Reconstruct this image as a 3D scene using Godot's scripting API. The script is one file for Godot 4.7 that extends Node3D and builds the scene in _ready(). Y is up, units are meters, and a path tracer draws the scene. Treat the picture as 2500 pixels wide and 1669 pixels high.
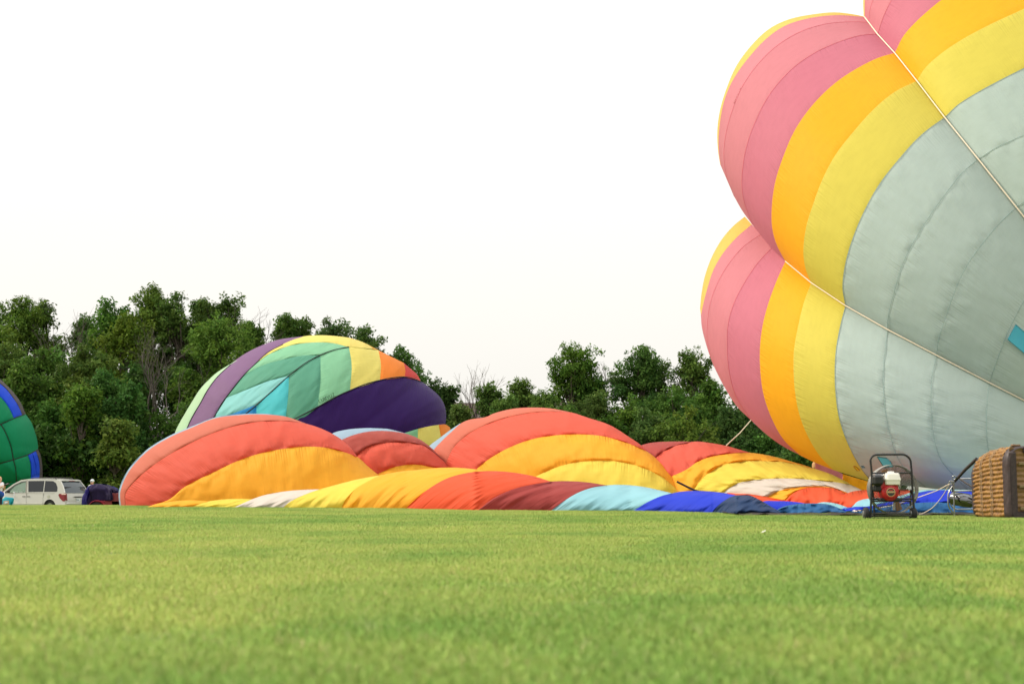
extends Node3D
# A mown field with three hot-air balloons being inflated, a wood behind, hazy bright sky.
# Photograph pixels (2500 x 1669) are traced into world space at real distances with at().

const FOC := 3472.2
const EYE := 0.42
const HORIZON := 1190.0
const SUN_FROM := Vector3(-0.78, 0.62, -0.12)

var tilt := atan((HORIZON - 834.5) / FOC)
var rng := RandomNumberGenerator.new()
var names := {}
var fabrics := {}
var plain_mats := {}
var wrinkle_tex: ImageTexture
var crumple_tex: ImageTexture
var cloth_tex: NoiseTexture2D
var fold_noise := FastNoiseLite.new()
var ground_noise := FastNoiseLite.new()
var sprays := []
var spray_data := []
var leaf_mat: StandardMaterial3D
var bark: StandardMaterial3D
var grey_bark: StandardMaterial3D
var rear := {}

func _ready() -> void:
	rng.seed = 4711
	var cam := Camera3D.new()
	cam.name = "camera"
	cam.position = Vector3(0, EYE, 0)
	cam.rotation.x = tilt
	cam.fov = rad_to_deg(2.0 * atan(834.5 / FOC))
	cam.near = 0.05
	cam.far = 1500.0
	var att := CameraAttributesPhysical.new()
	att.frustum_focal_length = 50.0
	att.frustum_focus_distance = 36.0
	att.exposure_aperture = 3.0
	cam.attributes = att
	add_child(cam)
	cam.current = true
	var sky_mat := ProceduralSkyMaterial.new()
	sky_mat.sky_top_color = Color(0.93, 0.935, 0.925)
	sky_mat.sky_horizon_color = Color(0.606, 0.597, 0.578)
	sky_mat.sky_curve = 1.0
	sky_mat.ground_bottom_color = Color(0.27, 0.32, 0.2)
	sky_mat.ground_horizon_color = Color(0.4, 0.43, 0.33)
	sky_mat.sun_angle_max = 1.0
	var sky := Sky.new()
	sky.sky_material = sky_mat
	var env := Environment.new()
	env.background_mode = Environment.BG_SKY
	env.sky = sky
	env.tonemap_mode = Environment.TONE_MAPPER_LINEAR
	env.tonemap_exposure = 2.8
	env.sdfgi_enabled = true
	env.ssao_enabled = true
	env.ssil_enabled = true
	var we := WorldEnvironment.new()
	we.name = "world_environment"
	we.environment = env
	add_child(we)
	var sun := DirectionalLight3D.new()
	sun.name = "sun"
	sun.light_energy = 0.5
	sun.light_color = Color(1.0, 0.95, 0.87)
	sun.light_angular_distance = 12.0
	sun.shadow_enabled = true
	add_child(sun)
	sun.look_at_from_position(SUN_FROM * 50.0, Vector3.ZERO)

	fold_noise.seed = 11
	fold_noise.frequency = 1.0
	fold_noise.fractal_octaves = 2
	ground_noise.seed = 5
	ground_noise.frequency = 1.0
	ground_noise.fractal_octaves = 3
	wrinkle_tex = make_wrinkles(0.14, 21)
	crumple_tex = make_wrinkles(0.45, 22)

	cloth_tex = noise_tex(77, 0.012, [Color(0.972, 0.971, 0.97), Color(0.99, 0.99, 0.99), Color(1, 1, 1)])

	build_field()
	build_wood()
	build_houses()
	build_rainbow_balloon()
	build_green_balloon()
	build_pastel_balloon()
	build_red_balloon()
	build_fan()
	build_basket()
	build_van()
	build_trailer()
	build_people()
	build_small_things()

# ---------------------------------------------------------------- helpers

func at(x: float, y: float, d: float) -> Vector3:
	var vx := (x - 1250.0) / FOC
	var vy := -(y - 834.5) / FOC
	var c := cos(tilt)
	var s := sin(tilt)
	var k := d / (c - vy * s)
	return Vector3(vx * k, EYE + (vy * c + s) * k, -d)

func land(x: float, z: float) -> float:
	var t: float = clamp((-z - 30.0) / 45.0, 0.0, 1.0)
	return -0.9 * t * t * (3.0 - 2.0 * t)

func field_depth(y: float) -> float:   # how far away flat ground shows at that picture row
	var vy := -(y - 834.5) / FOC
	var c := cos(tilt)
	var s := sin(tilt)
	return EYE * (c - vy * s) / maxf(-(vy * c + s), 0.0005)

func named(called: String) -> String:
	if not names.has(called):
		names[called] = 0
		return called
	names[called] += 1
	return "%s_%03d" % [called, names[called]]

func thing(called: String, label: String, category: String, pos := Vector3.ZERO, group := "") -> Node3D:
	var o := Node3D.new()
	o.name = named(called)
	o.position = pos
	add_child(o, true)
	tag(o, label, category, group)
	return o

func tag(o: Node, label: String, category: String, group := "", kind := "") -> void:
	if label: o.set_meta("label", label)
	if category: o.set_meta("category", category)
	if group: o.set_meta("group", group)
	if kind: o.set_meta("kind", kind)

func part(called: String, mesh: Mesh, mat: Material, parent: Node = self) -> MeshInstance3D:
	var o := MeshInstance3D.new()
	if parent == self:
		o.name = named(called)
	else:
		var n := 0
		var nm := called
		while parent.has_node(nm):
			n += 1
			nm = "%s_%03d" % [called, n]
		o.name = nm
	o.mesh = mesh
	o.material_override = mat
	parent.add_child(o, true)
	return o

func paint(r: int, g: int, b: int, rough := 0.7, metal := 0.0) -> StandardMaterial3D:
	var key := "%d_%d_%d_%.2f_%.2f" % [r, g, b, rough, metal]
	if not plain_mats.has(key):
		var m := StandardMaterial3D.new()
		m.albedo_color = Color8(r, g, b)
		m.roughness = rough
		m.metallic = metal
		plain_mats[key] = m
	return plain_mats[key]

func make_wrinkles(strength: float, sd: int) -> ImageTexture:
	var w := 1024
	var h := 256
	var n1 := FastNoiseLite.new()
	n1.seed = sd
	n1.frequency = 1.0
	n1.fractal_octaves = 3
	var data := PackedByteArray()
	data.resize(w * h)
	for j in h:
		var v := float(j) / h
		var edge := pow(absf(2.0 * v - 1.0), 1.8)
		for i in w:
			var u := float(i) / w
			var a := u * TAU
			var cx := cos(a)
			var sx := sin(a)
			var fine := n1.get_noise_3d(cx * 10.0, sx * 10.0, v * 1.3)
			var broad := n1.get_noise_3d(cx * 2.6 + 40.0, sx * 2.6, v * 1.2 + 9.0)
			var grain := n1.get_noise_3d(cx * 50.0, sx * 50.0, v * 30.0)
			var val := fine * (0.06 + edge) * 0.9 + broad * strength * (0.35 + 0.65 * edge) + grain * 0.06
			data[j * w + i] = int(clamp(128.0 + 120.0 * val, 0.0, 255.0))
	return ImageTexture.create_from_image(Image.create_from_data(w, h, false, Image.FORMAT_L8, data))

func fabric(r: int, g: int, b: int, through := 0.7, crumple := false, relief := 3.0) -> StandardMaterial3D:
	var key := "%d_%d_%d_%.2f_%s_%.1f" % [r, g, b, through, crumple, relief]
	if not fabrics.has(key):
		var m := StandardMaterial3D.new()
		m.albedo_color = Color8(r, g, b)
		m.roughness = 0.62
		m.metallic_specular = 0.25
		m.rim_enabled = true
		m.rim = 0.12
		m.rim_tint = 0.4
		m.albedo_texture = cloth_tex
		m.backlight_enabled = true
		var glow := minf(through * 1.5, 1.0)
		m.backlight = Color(glow, glow, glow).linear_to_srgb()
		m.heightmap_enabled = true
		m.heightmap_texture = crumple_tex if crumple else wrinkle_tex
		m.heightmap_scale = relief
		fabrics[key] = m
	return fabrics[key]

func zoomed(ox: float, oy: float, s: float, a: Array) -> Array:
	var o := []
	for i in range(0, a.size(), 2):
		o.append(ox + a[i] / s)
		o.append(oy + a[i + 1] / s)
	return o

func zb(a: Array) -> Array: return zoomed(270, 780, 2.7314, a)
func zc(a: Array) -> Array: return zoomed(1000, 950, 2.7635, a)
func zd(a: Array) -> Array: return zoomed(1550, 950, 3.915, a)
func ze(a: Array) -> Array: return zoomed(2080, 1060, 5.593, a)
func zf(a: Array) -> Array: return zoomed(1700, 0, 2.24, a)
func zg(a: Array) -> Array: return zoomed(1680, 500, 2.0902, a)
func za(a: Array) -> Array: return zoomed(0, 900, 4.2375, a)
func zh(a: Array) -> Array: return zoomed(2300, 1060, 7.127, a)
func zi(a: Array) -> Array: return zoomed(2100, 1080, 7.84, a)

func points(a: Array) -> PackedVector2Array:
	var p := PackedVector2Array()
	for i in range(0, a.size(), 2):
		p.append(Vector2(a[i], a[i + 1]))
	return p

func curve(a: Array, params: PackedFloat32Array) -> PackedVector2Array:
	# Catmull-Rom through the points, read at shares of its length
	var p := points(a)
	var fine := PackedVector2Array()
	var n := p.size()
	for i in n - 1:
		var p0 := p[maxi(i - 1, 0)]
		var p3 := p[mini(i + 2, n - 1)]
		if i == 0: p0 = p[0] * 2.0 - p[1]
		if i == n - 2: p3 = p[n - 1] * 2.0 - p[n - 2]
		# centripetal-ish tangents keep uneven spacing from looping
		var l1 := maxf(p[i].distance_to(p[i + 1]), 0.001)
		var l0 := maxf(p0.distance_to(p[i]), 0.001)
		var l2 := maxf(p[i + 1].distance_to(p3), 0.001)
		var m1 := ((p[i] - p0) / l0 + (p[i + 1] - p[i]) / l1) * 0.5 * l1
		var m2 := ((p[i + 1] - p[i]) / l1 + (p3 - p[i + 1]) / l2) * 0.5 * l1
		for k in 12:
			var t := k / 12.0
			var t2 := t * t
			var t3 := t2 * t
			fine.append(p[i] * (2 * t3 - 3 * t2 + 1) + m1 * (t3 - 2 * t2 + t) + p[i + 1] * (-2 * t3 + 3 * t2) + m2 * (t3 - t2))
	fine.append(p[n - 1])
	var run := PackedFloat32Array([0.0])
	for i in range(1, fine.size()):
		run.append(run[i - 1] + fine[i].distance_to(fine[i - 1]))
	var total := maxf(run[run.size() - 1], 0.0001)
	var out := PackedVector2Array()
	var k := 0
	for t in params:
		var want := t * total
		while k < run.size() - 2 and run[k + 1] < want:
			k += 1
		while k > 0 and run[k] > want:
			k -= 1
		var span := maxf(run[k + 1] - run[k], 0.00001)
		out.append(fine[k].lerp(fine[k + 1], clamp((want - run[k]) / span, 0.0, 1.0)))
	return out

func steps(n: int, ease_top := false) -> PackedFloat32Array:
	var o := PackedFloat32Array()
	for i in n + 1:
		var t := float(i) / n
		o.append(1.0 - cos(t * PI / 2.0) if ease_top else t)
	return o

func sheet(pos: PackedVector3Array, nu: int, nv: int, uvs: PackedVector2Array, toward: Vector3) -> ArrayMesh:
	# a grid of (nu+1) x (nv+1) points with smooth normals, its front to «toward»
	var w := nu + 1
	var nrm := PackedVector3Array()
	nrm.resize(pos.size())
	var vote := 0.0
	for j in nv + 1:
		for i in w:
			var a := pos[j * w + maxi(i - 1, 0)]
			var b := pos[j * w + mini(i + 1, nu)]
			var c := pos[maxi(j - 1, 0) * w + i]
			var d := pos[mini(j + 1, nv) * w + i]
			var n := (b - a).cross(d - c)
			if n.length() < 1e-9:
				n = nrm[j * w + i - 1] if i > 0 else (nrm[(j - 1) * w + i] if j > 0 else Vector3.UP * 1e-6)
			n = n.normalized()
			nrm[j * w + i] = n
			vote += n.dot((toward - pos[j * w + i]).normalized())
	var flip := vote < 0.0
	if flip:
		for i in nrm.size():
			nrm[i] = -nrm[i]
	var idx := PackedInt32Array()
	for j in nv:
		for i in nu:
			var a := j * w + i
			var b := a + 1
			var c := a + w
			var d := c + 1
			# (b-a)x(c-a) is the normal before any flip; Godot's front is clockwise
			if flip:
				idx.append_array([a, b, c, b, d, c])
			else:
				idx.append_array([a, c, b, b, c, d])
	var arr := []
	arr.resize(Mesh.ARRAY_MAX)
	arr[Mesh.ARRAY_VERTEX] = pos
	arr[Mesh.ARRAY_NORMAL] = nrm
	arr[Mesh.ARRAY_TEX_UV] = uvs
	arr[Mesh.ARRAY_INDEX] = idx
	var m := ArrayMesh.new()
	m.add_surface_from_arrays(Mesh.PRIMITIVE_TRIANGLES, arr)
	return m

func panel(parent: Node3D, top: Array, bot: Array, depth: Callable, mat: StandardMaterial3D, o := {}) -> MeshInstance3D:
	# one cloth panel between two traced seams; sides L and R may be curved too (a Coons patch)
	var nu: int = o.get("nu", 72)
	var nv: int = o.get("nv", 14)
	var us := steps(nu)
	var vs := steps(nv, o.get("ease", false))
	var T := curve(top, us)
	var B := curve(bot, us)
	var L := curve(o["L"], vs) if o.has("L") else PackedVector2Array()
	var R := curve(o["R"], vs) if o.has("R") else PackedVector2Array()
	var bulge: float = o.get("bulge", 0.0)
	var fold: float = o.get("fold", 0.0)
	var freq: float = o.get("freq", 2.0)
	var shift := Vector2(top[0] * 0.37, bot[1] * 0.53)
	var pos := PackedVector3Array()
	var mirror := PackedVector3Array()
	var uvs := PackedVector2Array()
	var dm = o.get("dm")
	var has_rear := o.has("dm")
	var run := 0.0
	var lens := PackedFloat32Array()
	for i in nu + 1:
		if i > 0:
			run += (T[i].distance_to(T[i - 1]) + B[i].distance_to(B[i - 1])) * 0.5
		lens.append(run)
	for j in nv + 1:
		var v := vs[j]
		for i in nu + 1:
			var u := us[i]
			var p := T[i].lerp(B[i], v)
			if L.size():
				p += (L[j] - T[0].lerp(B[0], v)) * (1.0 - u)
			if R.size():
				p += (R[j] - T[nu].lerp(B[nu], v)) * u
			var d: float = depth.call(p.x, p.y, u, v)
			var raw := d
			var swell := 4.0 * v * (1.0 - v)
			d -= bulge * sqrt(maxf(swell, 0.0)) * pow(maxf(4.0 * u * (1.0 - u), 0.0), 0.35)
			if fold > 0.0:
				var along := lens[i] * raw / FOC
				var e := pow(absf(2.0 * v - 1.0), 1.5)
				d += fold * fold_noise.get_noise_2d(along * freq + shift.x, v * 1.3 + along * 0.25 + shift.y) * (0.3 + 0.7 * e) * smoothstep(0.0, 0.06, v) * smoothstep(0.0, 0.06, 1.0 - v)
			pos.append(at(p.x, p.y, d))
			uvs.append(Vector2(lens[i] * raw / FOC / 2.6, v * 0.96 + 0.02))
			if has_rear and i % 4 == 0 and j % 2 == 0:
				mirror.append(at(p.x, p.y, 2.0 * float((dm as Callable).call(p.x, p.y, u, v)) - raw + 0.02))
	var mi := part("panel", sheet(pos, nu, nv, uvs, Vector3(0, EYE, 0)), mat, parent)
	mi.set_meta("label", "%s panel of the balloon's cloth" % colour_name(mat.albedo_color))
	if has_rear:
		if not rear.has(parent):
			rear[parent] = []
		rear[parent].append([mirror, nu / 4, nv / 2, mat.albedo_color])
	return mi

func colour_name(c: Color) -> String:
	var h := c.h * 360.0
	if c.s < 0.17: return "pale grey" if c.v > 0.4 else "dark grey"
	if h < 12.0 or h > 335.0: return "pink" if c.s < 0.5 and c.v > 0.7 else ("dark red" if c.v < 0.7 else "red")
	if h < 25.0: return "orange-red" if c.v > 0.85 else "brick red"
	if h < 45.0: return "orange"
	if h < 70.0: return "yellow"
	if h < 172.0: return "green"
	if h < 205.0: return "light blue"
	if h < 255.0: return "blue" if c.v > 0.5 else "navy blue"
	return "purple"

func finish_rear(parent: Node3D, through: float) -> void:
	# the far side of the envelope, which closes it
	var st := SurfaceTool.new()
	st.begin(Mesh.PRIMITIVE_TRIANGLES)
	for r in rear[parent]:
		var m: PackedVector3Array = r[0]
		var w: int = r[1] + 1
		st.set_color((r[3] as Color).srgb_to_linear())
		for j in int(r[2]):
			for i in int(r[1]):
				var a := j * w + i
				for k in [a, a + 1, a + w, a + 1, a + w + 1, a + w]:
					st.add_vertex(m[k])
	st.index()
	st.generate_normals()
	var mat := StandardMaterial3D.new()
	mat.vertex_color_use_as_albedo = true
	mat.roughness = 0.65
	mat.backlight_enabled = true
	mat.backlight = Color(through, through, through).linear_to_srgb()
	part("rear_fabric", st.commit(), mat, parent)

func dome(cx: float, cy: float, outline: Array, d0: float, slope: float, k: float, flat := false) -> Callable:
	# depth over a rounded body that is seen against that outline: nearest at the centre, turning away at the edge
	var p := points(outline)
	var table := PackedFloat32Array()
	var n := 720
	table.resize(n)
	for i in n:
		var a := TAU * i / n - PI
		var dir := Vector2(cos(a), sin(a))
		var far := 0.0
		for s in p.size():
			var q: Vector2 = p[s]
			var e: Vector2 = p[(s + 1) % p.size()] - q
			var den := dir.cross(e)
			if absf(den) < 1e-6: continue
			var w := q - Vector2(cx, cy)
			var t := w.cross(e) / den
			var u := w.cross(dir) / den
			if t > 0.0 and u >= -0.001 and u <= 1.001:
				far = maxf(far, t)
		table[i] = maxf(far, 1.0)
	return func(x: float, y: float, _u: float, _v: float) -> float:
		if flat:
			return d0 + slope * (x - cx) + k
		var off := Vector2(x - cx, y - cy)
		var f := (off.angle() + PI) / TAU * n
		var i0 := int(floor(f)) % n
		var r := lerpf(table[i0], table[(i0 + 1) % n], f - floor(f))
		var q: float = clamp(off.length() / r, 0.0, 1.0)
		return d0 + slope * (x - cx) + k * (1.0 - sqrt(maxf(1.0 - q * q, 0.0)))

func row_at(p: PackedVector2Array, x: float) -> float:
	if x <= p[0].x: return p[0].y
	for i in p.size() - 1:
		if x <= p[i + 1].x:
			return lerpf(p[i].y, p[i + 1].y, (x - p[i].x) / maxf(p[i + 1].x - p[i].x, 0.001))
	return p[p.size() - 1].y

func ridge(top: Array, base: Array, dbase: Callable, k: float, flat := false) -> Callable:
	# depth over a long swell of cloth between its crest line and its foot
	var tp := points(top)
	var bp := points(base)
	return func(x: float, y: float, _u: float, _v: float) -> float:
		var yb := row_at(bp, x)
		var yt := row_at(tp, x)
		var h := maxf(yb - yt, 2.0)
		var kk: float = k * clamp(h / 60.0, 0.15, 1.0)
		if flat: return float(dbase.call(x)) + kk
		var q: float = clamp((yb - y) / h, 0.0, 1.0)
		return float(dbase.call(x)) + kk * (1.0 - sqrt(maxf(1.0 - q * q, 0.0)))

func tube_into(st: SurfaceTool, pts: PackedVector3Array, r0: float, r1: float, sides := 6) -> void:
	var n := pts.size()
	if n < 2: return
	var rings := []
	var prev := Vector3.UP
	for i in n:
		var dir := (pts[mini(i + 1, n - 1)] - pts[maxi(i - 1, 0)]).normalized()
		if i == 0:
			prev = Vector3.UP if absf(dir.y) < 0.9 else Vector3.RIGHT
		var side := dir.cross(prev).normalized()
		if side.length() < 0.5:
			side = dir.cross(Vector3.FORWARD).normalized()
		var up := side.cross(dir).normalized()
		prev = up
		var r := lerpf(r0, r1, float(i) / (n - 1))
		var ring := []
		for s in sides:
			var a := TAU * s / sides
			var off := side * cos(a) + up * sin(a)
			ring.append([pts[i] + off * r, off])
		rings.append(ring)
	for i in n - 1:
		for s in sides:
			var s2 := (s + 1) % sides
			for q in [rings[i][s], rings[i][s2], rings[i + 1][s], rings[i][s2], rings[i + 1][s2], rings[i + 1][s]]:
				st.set_normal(q[1])
				st.add_vertex(q[0])
	for e in [0, n - 1]:
		var nn := (pts[e] - pts[1 if e == 0 else n - 2]).normalized()
		for s in sides - 2:
			var t := [rings[e][0][0], rings[e][s + 1][0], rings[e][s + 2][0]]
			if e == 0: t.reverse()
			for q in t:
				st.set_normal(nn)
				st.add_vertex(q)

func tube(called: String, pts: PackedVector3Array, r: float, mat: Material, parent: Node = self, sides := 6, r1 := -1.0) -> MeshInstance3D:
	var st := SurfaceTool.new()
	st.begin(Mesh.PRIMITIVE_TRIANGLES)
	tube_into(st, pts, r, r if r1 < 0.0 else r1, sides)
	return part(called, st.commit(), mat, parent)

func bent(pts: Array, round_r: float) -> PackedVector3Array:
	# a polyline with rounded corners
	var o := PackedVector3Array([pts[0]])
	for i in range(1, pts.size() - 1):
		var a: Vector3 = pts[i - 1]
		var b: Vector3 = pts[i]
		var c: Vector3 = pts[i + 1]
		var r: float = minf(round_r, minf(a.distance_to(b), b.distance_to(c)) * 0.48)
		var p := b + (a - b).normalized() * r
		var q := b + (c - b).normalized() * r
		for k in 6:
			var t := k / 5.0
			o.append(p.lerp(b, t).lerp(b.lerp(q, t), t))
	o.append(pts[pts.size() - 1])
	return o

func on_curve(a: Array, depth: Callable, n := 40, lift := 0.012) -> PackedVector3Array:
	var o := PackedVector3Array()
	for p in curve(a, steps(n)):
		o.append(at(p.x, p.y, float(depth.call(p.x, p.y, 0.5, 0.5)) - lift))
	return o

func box_into(st: SurfaceTool, c: Vector3, s: Vector3, basis := Basis.IDENTITY, bevel := 0.0) -> void:
	# a box with chamfered edges: 6 faces, 12 edge strips, 8 corners
	var h := s * 0.5
	var b := minf(bevel, minf(h.x, minf(h.y, h.z)) * 0.9)
	var faces := [[Vector3.RIGHT, Vector3.UP, Vector3.BACK], [Vector3.LEFT, Vector3.UP, Vector3.FORWARD], [Vector3.UP, Vector3.BACK, Vector3.RIGHT], [Vector3.DOWN, Vector3.BACK, Vector3.LEFT], [Vector3.BACK, Vector3.UP, Vector3.LEFT], [Vector3.FORWARD, Vector3.UP, Vector3.RIGHT]]
	var quad := func(p: Array, n: Vector3) -> void:
		var want := n
		var got: Vector3 = (p[2] - p[0]).cross(p[1] - p[0])
		var order := [0, 1, 2, 0, 2, 3] if got.dot(want) > 0 else [0, 2, 1, 0, 3, 2]
		for k in order:
			st.set_normal((basis * n).normalized())
			st.add_vertex(basis * (p[k] as Vector3) + c)
	for f in faces:
		var n: Vector3 = f[0]
		var u: Vector3 = f[1]
		var v: Vector3 = f[2]
		var o := n * (n.abs().dot(h))
		var uu := u * (u.abs().dot(h) - b)
		var vv := v * (v.abs().dot(h) - b)
		quad.call([o + uu + vv, o + uu - vv, o - uu - vv, o - uu + vv], n)
	if b <= 0.0: return
	var ax := [Vector3.RIGHT, Vector3.UP, Vector3.BACK]
	for k in 3:
		var e: Vector3 = ax[k]
		var f1: Vector3 = ax[(k + 1) % 3]
		var f2: Vector3 = ax[(k + 2) % 3]
		var he := e * (e.dot(h) - b)
		for s1 in [-1.0, 1.0]:
			for s2 in [-1.0, 1.0]:
				var p1: Vector3 = f1 * s1 * f1.dot(h) + f2 * s2 * (f2.dot(h) - b)
				var p2: Vector3 = f1 * s1 * (f1.dot(h) - b) + f2 * s2 * f2.dot(h)
				quad.call([p1 + he, p1 - he, p2 - he, p2 + he], (f1 * s1 + f2 * s2).normalized())
	for sx in [-1.0, 1.0]:
		for sy in [-1.0, 1.0]:
			for sz in [-1.0, 1.0]:
				var sg := Vector3(sx, sy, sz)
				var q := sg * h
				var t := [q - Vector3(0, sy * b, sz * b), q - Vector3(sx * b, 0, sz * b), q - Vector3(sx * b, sy * b, 0)]
				if ((t[2] - t[0]) as Vector3).cross(t[1] - t[0]).dot(sg) < 0:
					t = [t[0], t[2], t[1]]
				for z in t:
					st.set_normal((basis * sg).normalized())
					st.add_vertex(basis * (z as Vector3) + c)

func box(called: String, c: Vector3, s: Vector3, mat: Material, parent: Node, bevel := 0.006, basis := Basis.IDENTITY) -> MeshInstance3D:
	var st := SurfaceTool.new()
	st.begin(Mesh.PRIMITIVE_TRIANGLES)
	box_into(st, c, s, basis, bevel)
	return part(called, st.commit(), mat, parent)

func lathe_into(st: SurfaceTool, c: Vector3, axis: Basis, prof: Array, sides := 28) -> void:
	# profile pairs [radius, height] turned about the y axis of «axis»
	for i in range(0, prof.size() - 2, 2):
		var r0: float = prof[i]
		var y0: float = prof[i + 1]
		var r1: float = prof[i + 2]
		var y1: float = prof[i + 3]
		var sl := Vector2(y1 - y0, -(r1 - r0)).normalized()
		for s in sides:
			var a := TAU * s / sides
			var b := TAU * (s + 1) / sides
			var q := [[r0, y0, a], [r0, y0, b], [r1, y1, a], [r0, y0, b], [r1, y1, b], [r1, y1, a]]
			for z in q:
				st.set_normal(axis * Vector3(cos(z[2]) * sl.x, sl.y, sin(z[2]) * sl.x))
				st.add_vertex(c + axis * Vector3(cos(z[2]) * z[0], z[1], sin(z[2]) * z[0]))

func lathe(called: String, c: Vector3, axis: Basis, prof: Array, mat: Material, parent: Node, sides := 28) -> MeshInstance3D:
	var st := SurfaceTool.new()
	st.begin(Mesh.PRIMITIVE_TRIANGLES)
	lathe_into(st, c, axis, prof, sides)
	return part(called, st.commit(), mat, parent)

func ring_points(c: Vector3, a: Vector3, b: Vector3, r: float, n := 40) -> PackedVector3Array:
	var o := PackedVector3Array()
	for i in n + 1:
		o.append(c + a * cos(TAU * i / n) * r + b * sin(TAU * i / n) * r)
	return o

func lettering(parent: Node, text: String, size: float, tr: Transform3D, mat: Material) -> void:
	var t := TextMesh.new()
	var f := SystemFont.new()
	f.font_names = PackedStringArray(["Droid Sans Mono"])
	f.font_weight = 700
	t.font = f
	t.text = text
	t.font_size = 32
	t.pixel_size = size / 32.0
	t.depth = 0.004
	t.curve_step = 2.0
	var o := part("lettering", t, mat, parent)
	o.transform = tr

# ---------------------------------------------------------------- field

func noise_tex(sd: int, freq: float, cols: Array, size := 512) -> NoiseTexture2D:
	var n := FastNoiseLite.new()
	n.seed = sd
	n.frequency = freq
	n.fractal_octaves = 5
	var g := Gradient.new()
	g.offsets = PackedFloat32Array([0.0, 0.5, 1.0])
	g.colors = PackedColorArray(cols)
	var t := NoiseTexture2D.new()
	t.width = size
	t.height = size
	t.seamless = true
	t.noise = n
	t.color_ramp = g
	return t

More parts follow.
